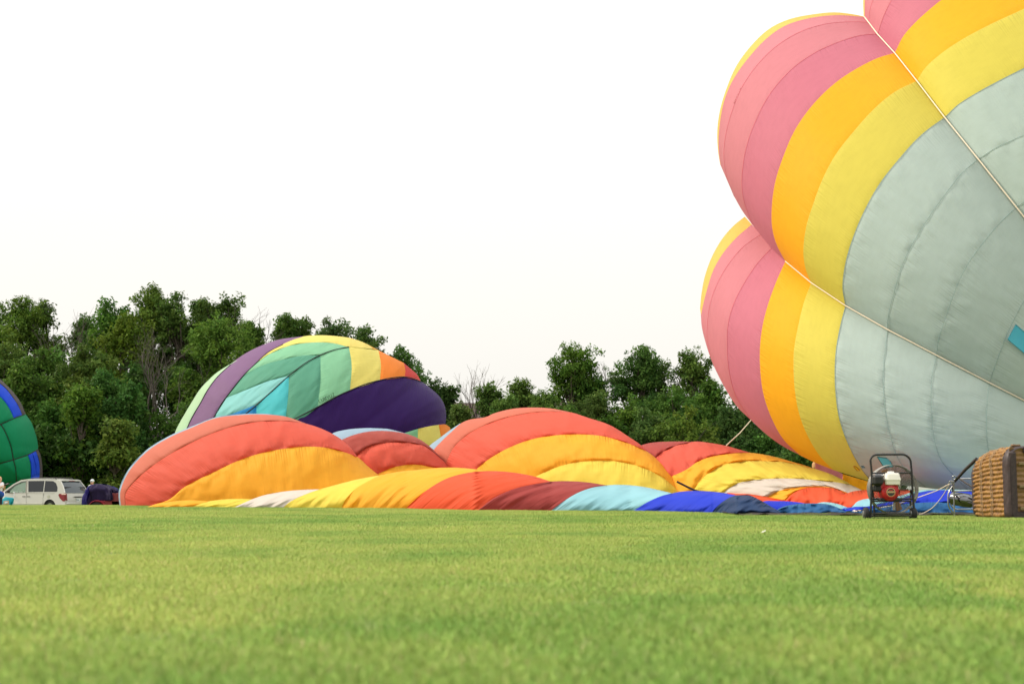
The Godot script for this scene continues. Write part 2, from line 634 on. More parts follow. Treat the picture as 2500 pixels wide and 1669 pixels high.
func build_field() -> void:
	var xs := PackedFloat32Array()
	var zs := PackedFloat32Array()
	for i in 61:
		var t := (i - 30) / 30.0
		xs.append(signf(t) * (absf(t) * 40.0 + pow(absf(t), 4.0) * 560.0))
	for j in 101:
		var t := j / 100.0
		zs.append(30.0 - 140.0 * t - pow(t, 6.0) * 690.0)
	var pos := PackedVector3Array()
	var uvs := PackedVector2Array()
	for z in zs:
		for x in xs:
			pos.append(Vector3(x, land(x, z), z))
			uvs.append(Vector2(x, z))
	var m := StandardMaterial3D.new()
	m.albedo_texture = noise_tex(3, 0.02, [Color8(84, 102, 42), Color8(108, 124, 54), Color8(130, 138, 68)])
	m.uv1_triplanar = true
	m.uv1_world_triplanar = true
	m.uv1_scale = Vector3(0.4, 0.4, 0.4)
	m.roughness = 0.95
	var g := part("ground", sheet(pos, 60, 100, uvs, Vector3(0, 500, 0)), m)
	tag(g, "wide mown grass field that dips gently towards the wood", "", "", "structure")

	# turf: round patches of real blades
	var gm := StandardMaterial3D.new()
	gm.vertex_color_use_as_albedo = true
	gm.roughness = 0.6
	gm.metallic_specular = 0.2
	gm.backlight_enabled = true
	gm.backlight = Color(0.55, 0.55, 0.55).linear_to_srgb()
	for variant in 3:
		var verts := PackedVector3Array()
		var nrms := PackedVector3Array()
		var cols := PackedColorArray()
		var idx := PackedInt32Array()
		for b in 1100:
			var r := 0.3 * pow(rng.randf(), 0.62)
			var a := rng.randf() * TAU
			var root := Vector3(cos(a) * r, -0.004, sin(a) * r)
			var h := rng.randf_range(0.014, 0.033)
			var lean := Vector3(rng.randfn(), 0, rng.randfn()) * h * 0.42
			var wide := rng.randf_range(0.0012, 0.0022)
			var yaw := rng.randf() * TAU
			var side := Vector3(cos(yaw), 0, sin(yaw)) * wide
			var mid := root + Vector3(0, h * 0.6, 0) + lean * 0.4
			var tip := root + Vector3(0, h, 0) + lean
			var n := (side.cross(tip - root)).normalized()
			n = (n + Vector3.UP * 2.0).normalized()
			var mix := rng.randf()
			var c := Color(0.236, 0.385, 0.082).lerp(Color(0.418, 0.5, 0.148), mix)
			if rng.randf() < 0.07: c = Color(0.46, 0.4, 0.2)
			c = c * rng.randf_range(0.85, 1.15)
			c.a = 1.0
			var k := verts.size()
			verts.append_array([root - side, root + side, mid - side * 0.8, mid + side * 0.8, tip])
			for q in 5:
				nrms.append(n)
				cols.append(c)
			idx.append_array([k, k + 2, k + 1, k + 1, k + 2, k + 3, k + 2, k + 4, k + 3])
		var arr := []
		arr.resize(Mesh.ARRAY_MAX)
		arr[Mesh.ARRAY_VERTEX] = verts
		arr[Mesh.ARRAY_NORMAL] = nrms
		arr[Mesh.ARRAY_COLOR] = cols
		arr[Mesh.ARRAY_INDEX] = idx
		var mesh := ArrayMesh.new()
		mesh.add_surface_from_arrays(Mesh.PRIMITIVE_TRIANGLES, arr)
		mesh.surface_set_material(0, gm)
		var buf := PackedFloat32Array()
		var count := 0
		var z := -1.6
		while z > -47.0:
			var half := -z * 0.385 + 2.2
			var step := 0.25 if z > -14.0 else 0.36
			var x := -half
			while x < half:
				if rng.randi() % 3 == variant:
					var px := x + rng.randf_range(-0.13, 0.13)
					var pz := z + rng.randf_range(-0.13, 0.13)
					var yaw := rng.randf() * TAU
					var sc := rng.randf_range(0.9, 1.15) * (1.0 if z > -14.0 else 1.35)
					var hi := sc * rng.randf_range(0.85, 1.15)
					var n1 := ground_noise.get_noise_2d(px * 0.9, pz * 0.55)
					var n2 := ground_noise.get_noise_2d(px * 0.16 + 50.0, pz * 0.11)
					var t: float = clamp(0.52 + n1 * 0.8 + n2 * 0.7 + 0.5 * ground_noise.get_noise_2d(px * 2.6 + 7.0, pz * 1.7) + rng.randf_range(-0.12, 0.12), 0.0, 1.0)
					var tint := Color(0.7, 0.86, 0.76).lerp(Color(1.3, 1.15, 1.14), t)
					var cs := cos(yaw) * sc
					var sn := sin(yaw) * sc
					buf.append_array([cs, 0.0, sn, px, 0.0, hi, 0.0, land(px, pz), -sn, 0.0, cs, pz, tint.r, tint.g, tint.b, 1.0])
					count += 1
				x += step
			z -= step
		var mm := MultiMesh.new()
		mm.transform_format = MultiMesh.TRANSFORM_3D
		mm.use_colors = true
		mm.mesh = mesh
		mm.instance_count = count
		mm.buffer = buf
		var mi := MultiMeshInstance3D.new()
		mi.name = named("grass")
		mi.multimesh = mm
		add_child(mi, true)
		tag(mi, "short green and straw-coloured blades of the mown field", "grass", "mown grass", "stuff")

# ---------------------------------------------------------------- wood

func make_sprays() -> void:
	leaf_mat = StandardMaterial3D.new()
	leaf_mat.vertex_color_use_as_albedo = true
	leaf_mat.roughness = 0.6
	leaf_mat.metallic_specular = 0.18
	leaf_mat.backlight_enabled = true
	leaf_mat.backlight = Color(0.7, 0.7, 0.7).linear_to_srgb()
	bark = StandardMaterial3D.new()
	bark.albedo_texture = noise_tex(8, 0.03, [Color8(48, 41, 34), Color8(78, 68, 58), Color8(112, 102, 90)], 256)
	bark.uv1_triplanar = true
	bark.uv1_scale = Vector3(1.5, 0.5, 1.5)
	bark.roughness = 0.95
	grey_bark = StandardMaterial3D.new()
	grey_bark.albedo_texture = noise_tex(9, 0.03, [Color8(56, 50, 46), Color8(80, 73, 67), Color8(104, 96, 88)], 256)
	grey_bark.uv1_triplanar = true
	grey_bark.uv1_scale = Vector3(1.5, 0.5, 1.5)
	grey_bark.roughness = 0.95
	for variant in 4:
		var verts := PackedVector3Array()
		var nrms := PackedVector3Array()
		var cols := PackedColorArray()
		var idx := PackedInt32Array()
		for b in 38:
			var dir := Vector3(rng.randfn(), rng.randfn() * 0.75, rng.randfn()).normalized()
			var c := dir * pow(rng.randf(), 0.45) * 0.55
			var n := (Vector3(rng.randfn(), rng.randfn(), rng.randfn()).normalized() + Vector3.UP * 0.7 + dir * 0.5).normalized()
			var along := n.cross(Vector3(rng.randfn(), rng.randfn(), rng.randfn())).normalized()
			var across := n.cross(along)
			var ln := rng.randf_range(0.09, 0.19)
			var wd := ln * rng.randf_range(0.42, 0.6)
			var col := Color(0.052, 0.118, 0.023).lerp(Color(0.112, 0.188, 0.038), rng.randf()) * rng.randf_range(0.7, 1.25)
			col.a = 1.0
			var k := verts.size()
			verts.append_array([c - along * ln, c - across * wd + n * 0.02, c + along * ln - n * 0.03, c + across * wd + n * 0.02])
			for q in 4:
				nrms.append(n)
				cols.append(col)
			var got: Vector3 = (verts[k + 2] - verts[k]).cross(verts[k + 1] - verts[k])
			if got.dot(n) > 0.0:
				idx.append_array([k, k + 1, k + 2, k, k + 2, k + 3])
			else:
				idx.append_array([k, k + 2, k + 1, k, k + 3, k + 2])
		spray_data.append([verts, nrms, cols, idx])
		var arr := []
		arr.resize(Mesh.ARRAY_MAX)
		arr[Mesh.ARRAY_VERTEX] = verts
		arr[Mesh.ARRAY_NORMAL] = nrms
		arr[Mesh.ARRAY_COLOR] = cols
		arr[Mesh.ARRAY_INDEX] = idx
		var mesh := ArrayMesh.new()
		mesh.add_surface_from_arrays(Mesh.PRIMITIVE_TRIANGLES, arr)
		mesh.surface_set_material(0, leaf_mat)
		sprays.append(mesh)

func spray_row(buf: PackedFloat32Array, p: Vector3, sc: float, tint: Color) -> void:
	var b := Basis.from_euler(Vector3(rng.randf_range(-0.5, 0.5), rng.randf() * TAU, rng.randf_range(-0.5, 0.5))).scaled(Vector3(sc, sc, sc))
	buf.append_array([b.x.x, b.y.x, b.z.x, p.x, b.x.y, b.y.y, b.z.y, p.y, b.x.z, b.y.z, b.z.z, p.z, tint.r, tint.g, tint.b, 1.0])

func scatter(called: String, buf: PackedFloat32Array, mesh: Mesh, parent: Node) -> MultiMeshInstance3D:
	var mm := MultiMesh.new()
	mm.transform_format = MultiMesh.TRANSFORM_3D
	mm.use_colors = true
	mm.mesh = mesh
	mm.instance_count = buf.size() / 16
	mm.buffer = buf
	var mi := MultiMeshInstance3D.new()
	mi.name = called
	mi.multimesh = mm
	parent.add_child(mi, true)
	return mi

func tree(called: String, label: String, category: String, group: String, x: float, ytop: float, wpx: float, d: float, hue := Color.WHITE, low := 0.22, dense := 1.0) -> void:
	hue = Color(hue.r * rng.randf_range(0.85, 1.15), hue.g * rng.randf_range(0.9, 1.1), hue.b * rng.randf_range(0.8, 1.2))
	var top := at(x, ytop, d)
	var gy := land(top.x, top.z)
	var t := thing(called, label, category, Vector3(top.x, gy, top.z), group)
	var h := top.y - gy
	var w := wpx * d / FOC * (1.3 if low > 0.18 else 1.12)
	var blobs := []
	var count := int(clamp(h * w * 0.5, 18, 40))
	var cy := h * (1.0 + low) * 0.5
	var ry := h * (1.0 - low) * 0.5
	# tufts that make the top of the outline
	for i in 4:
		var r := maxf(w * rng.randf_range(0.07, 0.13), 0.35)
		var off := rng.randf_range(-0.38, 0.38) if i else rng.randf_range(-0.06, 0.06)
		var tuft := Vector3(off * w, h - r * 1.1 - absf(off) * w * rng.randf_range(0.25, 0.9), rng.randf_range(-0.15, 0.15) * w)
		blobs.append([tuft, r])
		for q in 3:
			tuft += Vector3(rng.randf_range(-0.06, 0.06) * w - tuft.x * 0.15, -r * 1.25, rng.randf_range(-0.06, 0.06) * w)
			blobs.append([tuft, r * (1.1 + 0.2 * q)])
	for i in count:
		var dir := Vector3(rng.randfn(), rng.randfn(), rng.randfn()).normalized()
		var k := pow(rng.randf(), 0.36)
		var f := dir.y * k
		var taper := 1.0 - 0.12 * maxf(f, 0.0) - 0.25 * maxf(-f, 0.0)
		var r := maxf(w * rng.randf_range(0.09, 0.19), 0.5)
		blobs.append([Vector3(dir.x * k * (w * 0.52 - r * 0.6) * taper, cy + f * (ry - r), dir.z * k * (w * 0.5 - r * 0.6) * taper), r])
	# trunk and limbs
	var st := SurfaceTool.new()
	st.begin(Mesh.PRIMITIVE_TRIANGLES)
	var spine := PackedVector3Array()
	for i in 7:
		var f := i / 6.0
		spine.append(Vector3(sin(f * 2.2 + x) * 0.03 * h * f, f * h * 0.82 - 0.1, cos(f * 1.7 + x) * 0.02 * h * f))
	tube_into(st, spine, 0.022 * h + 0.03, 0.03, 8)
	part("trunk", st.commit(), bark, t)
	var sl := SurfaceTool.new()
	sl.begin(Mesh.PRIMITIVE_TRIANGLES)
	for b in blobs:
		var c: Vector3 = b[0]
		var f: float = clamp(c.y / h - 0.22, 0.12, 0.75)
		var from := spine[clampi(int(round(f / 0.82 * 6.0)), 0, 6)]
		var bend := from.lerp(c, 0.5) + Vector3(0, -0.06 * h * rng.randf(), 0)
		tube_into(sl, PackedVector3Array([from, bend, c]), 0.007 * h + 0.015, 0.02, 5)
	part("limbs", sl.commit(), bark, t)
	# crown: sprays of leaves on the shells of the limbs' clumps
	var verts := PackedVector3Array()
	var nrms := PackedVector3Array()
	var cols := PackedColorArray()
	var idx := PackedInt32Array()
	for b in blobs:
		var c: Vector3 = b[0]
		var r: float = b[1]
		var lum := rng.randf_range(0.72, 1.2)
		var warm := rng.randf_range(-0.06, 0.1)
		var tint := Color(hue.r * lum * (1.0 + warm), hue.g * lum, hue.b * lum * (1.0 - warm))
		var tinted := []
		for sd in spray_data:
			var cc := PackedColorArray()
			for q in (sd[2] as PackedColorArray): cc.append(Color(q.r * tint.r, q.g * tint.g, q.b * tint.b))
			tinted.append(cc)
		var n := int(dense * (4.0 + r * r * 8.5))
		for i in n:
			var dir := Vector3(rng.randfn(), rng.randfn() + 0.2, rng.randfn()).normalized()
			var lump := 1.0 + 0.5 * fold_noise.get_noise_3d(dir.x * 1.9 + c.x, dir.y * 1.9 + c.y, dir.z * 1.9 + c.z)
			var p := c + dir * Vector3(1.15, 0.85, 1.15) * r * lump * rng.randf_range(0.55, 1.05)
			var sc := rng.randf_range(0.6, 1.1)
			if rng.randf() < 0.24:
				p += dir * r * rng.randf_range(0.2, 0.75) + Vector3(0, 0.12, 0)
				sc = rng.randf_range(0.4, 0.65)
			var turn := Basis.from_euler(Vector3(rng.randf_range(-0.5, 0.5), rng.randf() * TAU, rng.randf_range(-0.5, 0.5)))
			var s := rng.randi() % 4
			var base := verts.size()
			verts.append_array(Transform3D(turn.scaled(Vector3(sc, sc, sc)), p) * (spray_data[s][0] as PackedVector3Array))
			nrms.append_array(Transform3D(turn, Vector3.ZERO) * (spray_data[s][1] as PackedVector3Array))
			cols.append_array(tinted[s])
			for q in (spray_data[s][3] as PackedInt32Array): idx.append(q + base)
	var arr := []
	arr.resize(Mesh.ARRAY_MAX)
	arr[Mesh.ARRAY_VERTEX] = verts
	arr[Mesh.ARRAY_NORMAL] = nrms
	arr[Mesh.ARRAY_COLOR] = cols
	arr[Mesh.ARRAY_INDEX] = idx
	var mesh := ArrayMesh.new()
	mesh.add_surface_from_arrays(Mesh.PRIMITIVE_TRIANGLES, arr)
	part("crown", mesh, leaf_mat, t)

func grow(st: SurfaceTool, from: Vector3, dir: Vector3, length: float, r: float, left: int, spread: float) -> void:
	var pts := PackedVector3Array([from])
	var d := dir
	var p := from
	for i in 4:
		d = (d + Vector3(rng.randfn(), rng.randfn() * 0.6, rng.randfn()) * 0.13).normalized()
		p += d * length / 4.0
		pts.append(p)
	tube_into(st, pts, r, r * 0.55, 6 if left > 3 else 4)
	if left == 0: return
	var kids := 3 if left > 1 else 2
	for i in kids:
		var q := pts[4] if i < 2 else pts[2]
		var nd := (d + Vector3(rng.randfn(), rng.randfn() * 0.5, rng.randfn()).normalized() * spread + Vector3.UP * 0.15).normalized()
		grow(st, q, nd, length * rng.randf_range(0.6, 0.85), r * 0.58, left - 1, spread)

func bare_tree(label: String, x: float, ytop: float, d: float, spread: float, mat: Material, base_share := 0.4) -> void:
	var top := at(x, ytop, d)
	var gy := land(top.x, top.z)
	var h := top.y - gy
	var t := thing("bare_tree", label, "tree", Vector3(top.x, gy, top.z))
	var st := SurfaceTool.new()
	st.begin(Mesh.PRIMITIVE_TRIANGLES)
	tube_into(st, PackedVector3Array([Vector3(0, -0.2, 0), Vector3(0.1, h * base_share * 0.5, 0), Vector3(-0.05, h * base_share, 0.05)]), 0.02 * h, 0.014 * h, 8)
	part("trunk", st.commit(), mat, t)
	var sl := SurfaceTool.new()
	sl.begin(Mesh.PRIMITIVE_TRIANGLES)
	for i in 3:
		grow(sl, Vector3(-0.05, h * base_share * (1.0 - 0.12 * i), 0.05), Vector3(rng.randfn() * spread * 0.5, 1.0, rng.randfn() * spread * 0.5).normalized(), h * (1.0 - base_share) * 0.36, 0.0065 * h, 4, spread)
	part("branches", sl.commit(), mat, t)

func build_wood() -> void:
	make_sprays()
	var g := Color(1, 1, 1)
	var y := Color(1.2, 1.12, 0.9)
	var dk := Color(0.75, 0.85, 0.9)
	var bl := Color(0.8, 0.98, 1.05)
	var gy := Color(1.1, 1.02, 1.25)
	var back := "trees of the wood behind the field"
	# [x, row of its top, width, distance, hue, lowest share of the crown, label]
	var list := [
		[-40, 742, 170, 113, g, 0.2, "tall leafy tree cut by the left edge of the photo"],
		[45, 716, 150, 112, y, 0.2, "tall yellow-green tree, leftmost one whole in the skyline"],
		[112, 736, 100, 114, g, 0.2, "tall narrow tree just right of the leftmost yellow-green one"],
		[196, 768, 70, 116, dk, 0.3, "lower dark tree filling the dip in the skyline"],
		[262, 734, 120, 113, g, 0.25, "tree with ragged branches at the right side of the skyline dip"],
		[300, 760, 150, 106, y, 0.2, "bushy tree below the ragged one and left of the tallest"],
		[375, 698, 120, 114, y, 0.45, "tallest tree of the wood with a rounded clump on top"],
		[440, 712, 110, 113, gy, 0.35, "tall thin-leaved tree right of the tallest one"],
		[500, 728, 90, 116, g, 0.35, "tall tree seen over the grey bare one"],
		[548, 714, 120, 114, g, 0.3, "tall dark-topped tree above the bushy one left of the purple balloon"],
		[540, 764, 170, 104, y, 0.2, "broad bushy green tree just left of the purple-striped balloon's top"],
		[612, 790, 80, 110, g, 0.25, "slim tree at the foot of the twiggy top above the purple stripe"],
		[692, 762, 80, 113, g, 0.3, "tree rising behind the purple stripe of the rainbow balloon"],
		[742, 772, 110, 114, y, 0.3, "tree behind the peak of the rainbow balloon"],
		[806, 776, 110, 112, gy, 0.3, "thin-leaved tree right above the yellow band of the rainbow balloon"],
		[892, 797, 110, 111, g, 0.3, "tree with separate tufts above the orange panel of the rainbow balloon"],
		[985, 848, 130, 112, g, 0.3, "rounded tree behind the red panel of the rainbow balloon"],
		[1072, 930, 70, 110, dk, 0.4, "small dark tree poking out right of the dark purple gore"],
		[10, 826, 190, 103, y, 0.15, "bright bush-like tree above the green balloon's crown"],
		[105, 838, 170, 102, g, 0.12, "yellow-tinged tree in the middle row above the minivan"],
		[215, 832, 180, 99, g, 0.12, "bright pointed tree in the middle row of the left wood"],
		[330, 880, 150, 105, dk, 0.1, "dark tree behind the grey bare tree's trunk"],
		[452, 880, 170, 106, dk, 0.1, "dark tree right of the grey bare tree"],
		[560, 880, 170, 103, g, 0.1, "dark green tree at the left rim of the rainbow balloon"],
		[660, 860, 170, 104, g, 0.1, "tree hidden mostly behind the left of the rainbow balloon"],
		[48, 892, 150, 93, g, 0.05, "nearest leafy tree right behind the green balloon"],
		[252, 900, 160, 91, bl, 0.05, "blue-green young tree in front of the left wood"],
		[200, 938, 80, 89, y, 0.05, "small light-green spire of a tree above the minivan's rear"],
		[318, 942, 100, 90, g, 0.05, "small round tree right of the blue-green young one"],
		[450, 982, 160, 91, dk, 0.05, "low dark bush-like tree left of the rainbow balloon's foot"],
		[120, 985, 130, 91, dk, 0.05, "shaded low tree between the green balloon and the minivan roof"],
		[285, 1022, 80, 87, y, 0.05, "low yellow-topped bush above the tarp-covered trailer"],
		[1198, 942, 75, 108, g, 0.1, "small cone-shaped tree right of the lone bare tree"],
		[1120, 985, 80, 106, g, 0.1, "low bush at the foot of the lone bare tree"],
		[1276, 928, 50, 109, y, 0.15, "slim pale spire of a tree over the middle orange-red dome"],
		[1330, 952, 150, 106, g, 0.1, "broad low tree behind the top of the middle dome"],
		[1240, 968, 90, 105, g, 0.1, "bushy low tree between the cone-shaped one and the slim spire"],
		[1404, 834, 122, 112, g, 0.42, "first of three tall trees left of the pastel balloon"],
		[1458, 920, 70, 111, dk, 0.4, "small clump leaning off the first of the three tall trees"],
		[1555, 845, 120, 113, g, 0.42, "second of three tall trees with sky showing through its crown"],
		[1612, 872, 70, 114, gy, 0.42, "thin-leaved tree at the right side of the second tall tree"],
		[1692, 852, 100, 112, g, 0.35, "third tall tree close against the pastel balloon"],
		[1452, 958, 150, 107, g, 0.08, "bushy tree beneath the first of the three tall trees"],
		[1545, 968, 150, 106, y, 0.08, "bushy tree beneath the second of the three tall trees"],
		[1650, 938, 160, 105, g, 0.08, "bushy tree beneath the third tall tree"],
		[1740, 925, 150, 108, g, 0.08, "bushy tree partly behind the left bulge of the pastel balloon"],
		[1575, 1000, 170, 97, g, 0.05, "front bush with bright tips over the right end of the middle dome"],
		[1672, 992, 180, 96, y, 0.05, "big front bush with bright tips above the dark red dome"],
		[1478, 1020, 130, 96, dk, 0.05, "dark front bush above the right shoulder of the middle dome"],
		[1380, 1000, 130, 99, dk, 0.05, "dark bush behind the crest of the middle dome"],
		[1790, 985, 170, 98, dk, 0.05, "dark bush where the tether rope meets the pastel balloon"],
		[1880, 1050, 170, 97, dk, 0.05, "dark bush under the overhang of the pastel balloon"],
		[1830, 940, 170, 112, dk, 0.05, "shaded tree right behind the lower left curve of the pastel balloon"],
		[1930, 1010, 170, 112, dk, 0.05, "shaded tree deep in the gap under the pastel balloon"],
		[1980, 1080, 150, 98, dk, 0.05, "dark bush glimpsed above the yellow cloth crest"],
	]
	for a in list:
		tree("leafy_tree", a[6], "tree" if not "bush " in a[6] or "tree" in a[6] else "bush", back, a[0], a[1], a[2], a[3], a[4], a[5], 0.8 if a[4] == gy else 1.0)
	bare_tree("grey nearly leafless tree with a forked pale trunk in the left wood", 395, 770, 98, 0.5, grey_bark, 0.35)
	bare_tree("thin dead tree with bare twigs in the left skyline", 170, 752, 108, 0.5, grey_bark, 0.45)
	bare_tree("twiggy bare treetop above the purple stripe of the rainbow balloon", 630, 745, 112, 0.6, grey_bark, 0.6)
	bare_tree("lone bare tree against the sky between the two woods", 1166, 888, 110, 0.2, bark, 0.42)
	bare_tree("bare twigs right of the first of the three tall trees", 1462, 868, 113, 0.6, grey_bark, 0.55)
	bare_tree("bare twigs left of the third tall tree", 1648, 880, 113, 0.55, grey_bark, 0.55)
	# undergrowth along the foot of the wood
	var buf := PackedFloat32Array()
	for i in 5200:
		var px := rng.randf_range(-150, 2200)
		var d := rng.randf_range(88, 104)
		var q := at(px, 1200, d)
		var ht := 2.4 + 1.6 * fold_noise.get_noise_2d(q.x * 0.15, d * 0.15) + (1.6 if px < 700 else 0.6)
		var yy := land(q.x, q.z) + ht * pow(rng.randf(), 0.7)
		var k := rng.randf_range(0.6, 1.0)
		spray_row(buf, Vector3(q.x, yy, q.z), rng.randf_range(0.9, 1.6), Color(0.75 * k, 0.85 * k, 0.85 * k))
	var u := scatter(named("undergrowth"), buf, sprays[0], self)
	tag(u, "dense dark undergrowth along the foot of the wood", "undergrowth", "", "stuff")

func build_houses() -> void:
	var roof := StandardMaterial3D.new()
	roof.albedo_texture = noise_tex(15, 0.05, [Color8(48, 38, 34), Color8(72, 58, 52), Color8(92, 76, 68)], 256)
	roof.uv1_triplanar = true
	roof.uv1_scale = Vector3(1, 2, 1)
	roof.roughness = 0.9
	var wall := paint(112, 98, 88, 0.9)
	for h in [[1082.0, 978.0, 0.4, "brown roof peeping out right of the rainbow balloon"], [1160.0, 992.0, 0.0, "brown roof ridge behind the foot of the lone bare tree"], [1290.0, 974.0, -0.3, "small brown roof in the leaves under the slim pale tree"]]:
		var p := at(h[0], h[1] + 6.0, 125.0)
		var gy := land(p.x, p.z)
		var t := thing("house", "far house with a " + h[3], "house", Vector3(p.x, gy, p.z))
		t.rotation.y = h[2]
		var top := p.y - gy
		box("wall", Vector3(0, (top - 1.6) * 0.5, 0), Vector3(6.0, top - 1.6, 7.0), wall, t)
		var st := SurfaceTool.new()
		st.begin(Mesh.PRIMITIVE_TRIANGLES)
		for s in [-1.0, 1.0]:
			box_into(st, Vector3(0, top - 0.85, s * 1.9), Vector3(6.6, 0.15, 4.3), Basis(Vector3.RIGHT, s * 0.42))
		part("roof", st.commit(), roof, t)
		box("window", Vector3(0, top * 0.5, 3.5), Vector3(1.2, 1.2, 0.08), paint(40, 46, 52, 0.2), t)

# ---------------------------------------------------------------- balloons

func build_rainbow_balloon() -> void:
	var t := thing("hot_air_balloon", "half-inflated purple, green and yellow balloon behind the orange-red domes", "balloon", at(770, 1205, 48), "hot-air balloons being inflated")
	t.position = Vector3.ZERO
	var outline := zb([380, 980, 430, 755, 500, 620, 600, 460, 700, 360, 800, 295, 900, 225, 1000, 175, 1100, 140, 1200, 118, 1300, 110, 1400, 103, 1500, 108, 1600, 122, 1700, 157, 1780, 198, 1880, 245, 1960, 288, 2040, 360, 2070, 410, 2150, 470, 2200, 520, 2230, 580, 2240, 640, 2262, 715, 2295, 800, 2310, 980])
	var c := zb([1350, 960])
	var dep := dome(c[0], c[1], outline, 45.0, 0.0, 3.6)
	var dm := dome(c[0], c[1], outline, 45.0, 0.0, 3.6, true)
	var purple := fabric(128, 94, 136, 0.5)
	var dark := fabric(44, 15, 84, 0.2)
	var mint := fabric(136, 196, 160, 0.5)
	var teal := fabric(94, 160, 138, 0.5)
	var yellow := fabric(230, 214, 118, 0.5)
	var orange := fabric(240, 134, 52, 0.5)
	var red := fabric(204, 66, 64, 0.5)
	var cyan := fabric(84, 196, 210, 0.5)
	var pale := fabric(140, 206, 210, 0.5)
	var blue := fabric(32, 126, 192, 0.5)
	var leaf := fabric(176, 206, 172, 0.5)
	var o := {"dm": dm, "bulge": 0.05, "fold": 0.05, "freq": 1.5}
	var el := zb([430, 960, 470, 840, 510, 725, 545, 650, 600, 555, 650, 465, 710, 385, 800, 300, 845, 272])
	var pl := zb([400, 960, 415, 860, 430, 755, 465, 680, 500, 620, 545, 545, 600, 460, 700, 360, 800, 295, 845, 268])
	panel(t, pl, el, dep, leaf, o)
	panel(t, zb([430, 960, 470, 840, 510, 725, 545, 650, 580, 590]), zb([400, 962, 450, 800, 480, 720, 520, 650, 562, 565]), func(x, y, u, v): return float(dep.call(x, y, u, v)) - 0.02, fabric(148, 192, 202, 0.5), {"nv": 8, "nu": 40})
	var R := zb([590, 960, 620, 790, 640, 725, 690, 650, 740, 560, 800, 480, 880, 380, 950, 310, 1050, 220, 1150, 165, 1285, 113])
	panel(t, zb([430, 960, 470, 840, 510, 725, 600, 555, 710, 385, 800, 297, 900, 225, 1000, 175, 1120, 134, 1285, 111]), R, dep, purple, o)
	var y1 := zb([955, 305, 1050, 235, 1200, 172, 1350, 152, 1480, 156, 1590, 182])
	var y1x := zb([955, 305, 1050, 235, 1200, 172, 1350, 152, 1480, 156, 1590, 182, 1745, 196])
	panel(t, zb([955, 305, 1050, 220, 1150, 162, 1285, 112, 1400, 104, 1500, 109, 1600, 123, 1700, 158, 1747, 188]), y1x, dep, yellow, o)
	var m1 := zb([885, 375, 1000, 310, 1150, 265, 1280, 240, 1400, 236])
	panel(t, y1, m1, dep, mint, o)
	var t1 := zb([775, 520, 850, 490, 900, 470, 1050, 410, 1190, 374])
	panel(t, m1, t1, dep, teal, o)
	var c1 := zb([680, 665, 780, 638, 870, 605, 975, 567])
	panel(t, t1, c1, dep, pale, o)
	panel(t, c1, zb([560, 880, 700, 800, 820, 730, 905, 625]), dep, blue, o)
	var s0 := zb([975, 567, 972, 640, 970, 800])
	var s1 := zb([1190, 374, 1185, 500, 1170, 645, 1165, 760])
	var s2 := zb([1400, 236, 1400, 400, 1383, 580])
	var s3 := zb([1590, 182, 1608, 300, 1597, 472])
	var s4 := zb([1787, 205, 1803, 300, 1797, 404])
	var s5 := zb([1955, 288, 1967, 340, 1961, 383])
	panel(t, zb([905, 625, 860, 700, 820, 800]), s0, dep, blue, o)
	panel(t, s0, s1, dep, cyan, o)
	panel(t, s1, s2, dep, teal, o)
	panel(t, s2, s3, dep, mint, o)
	panel(t, s3, s4, dep, yellow, o)
	panel(t, s4, s5, dep, orange, o)
	panel(t, s5, zb([2040, 360, 2057, 387, 2069, 412]), dep, red, o)
	panel(t, zb([1590, 182, 1690, 186, 1787, 205]), zb([1600, 123, 1700, 158, 1787, 203]), dep, fabric(214, 160, 60, 0.5), {"nu": 30, "nv": 6})
	var pt := zb([1000, 800, 1170, 690, 1230, 660, 1383, 580, 1500, 515, 1600, 470, 1700, 430, 1800, 403, 1900, 385, 1980, 383, 2070, 412, 2150, 470, 2200, 520, 2230, 580, 2238, 640, 2234, 695])
	panel(t, pt, zb([1000, 950, 1250, 900, 1500, 850, 1700, 810, 1950, 757, 2050, 727, 2130, 709, 2185, 700, 2215, 698, 2233, 697]), dep, dark, {"dm": dm, "fold": 0.08, "freq": 1.2, "nv": 24, "nu": 90})
	panel(t, zb([1850, 775, 1950, 757, 2050, 727]), zb([1850, 920, 1950, 900, 2045, 880]), dep, mint, o)
	panel(t, zb([2050, 727, 2130, 709, 2190, 700]), zb([2045, 880, 2130, 865, 2210, 820]), dep, yellow, o)
	panel(t, zb([2190, 700, 2233, 698, 2262, 716]), zb([2210, 820, 2240, 810, 2290, 800]), dep, orange, o)
	var black := paint(24, 30, 34, 0.8)
	for s in [[820, 770, 905, 625, 950, 590, 1050, 500, 1190, 374, 1300, 290, 1400, 236, 1500, 200, 1590, 182], [1170, 690, 1230, 660, 1383, 580, 1500, 515, 1600, 470, 1700, 430, 1800, 403, 1900, 385, 1980, 383, 2069, 412], [620, 790, 640, 725, 690, 650, 740, 560, 800, 480, 880, 380, 950, 310, 1050, 220, 1150, 165], [510, 725, 545, 650, 600, 555, 650, 465, 710, 385, 800, 300]]:
		tube("load_tape", on_curve(zb(s), dep, 60, 0.03), 0.018, black, t, 5)
	finish_rear(t, 0.6)
	var p := at(797.5, 971.5, float(dep.call(797, 971, 0, 0)) - 0.12)
	lettering(t, "CUMYUZ", 0.16, Transform3D(Basis(Vector3.UP, -0.1) * Basis(Vector3.BACK, 0.42), p), paint(26, 66, 44))

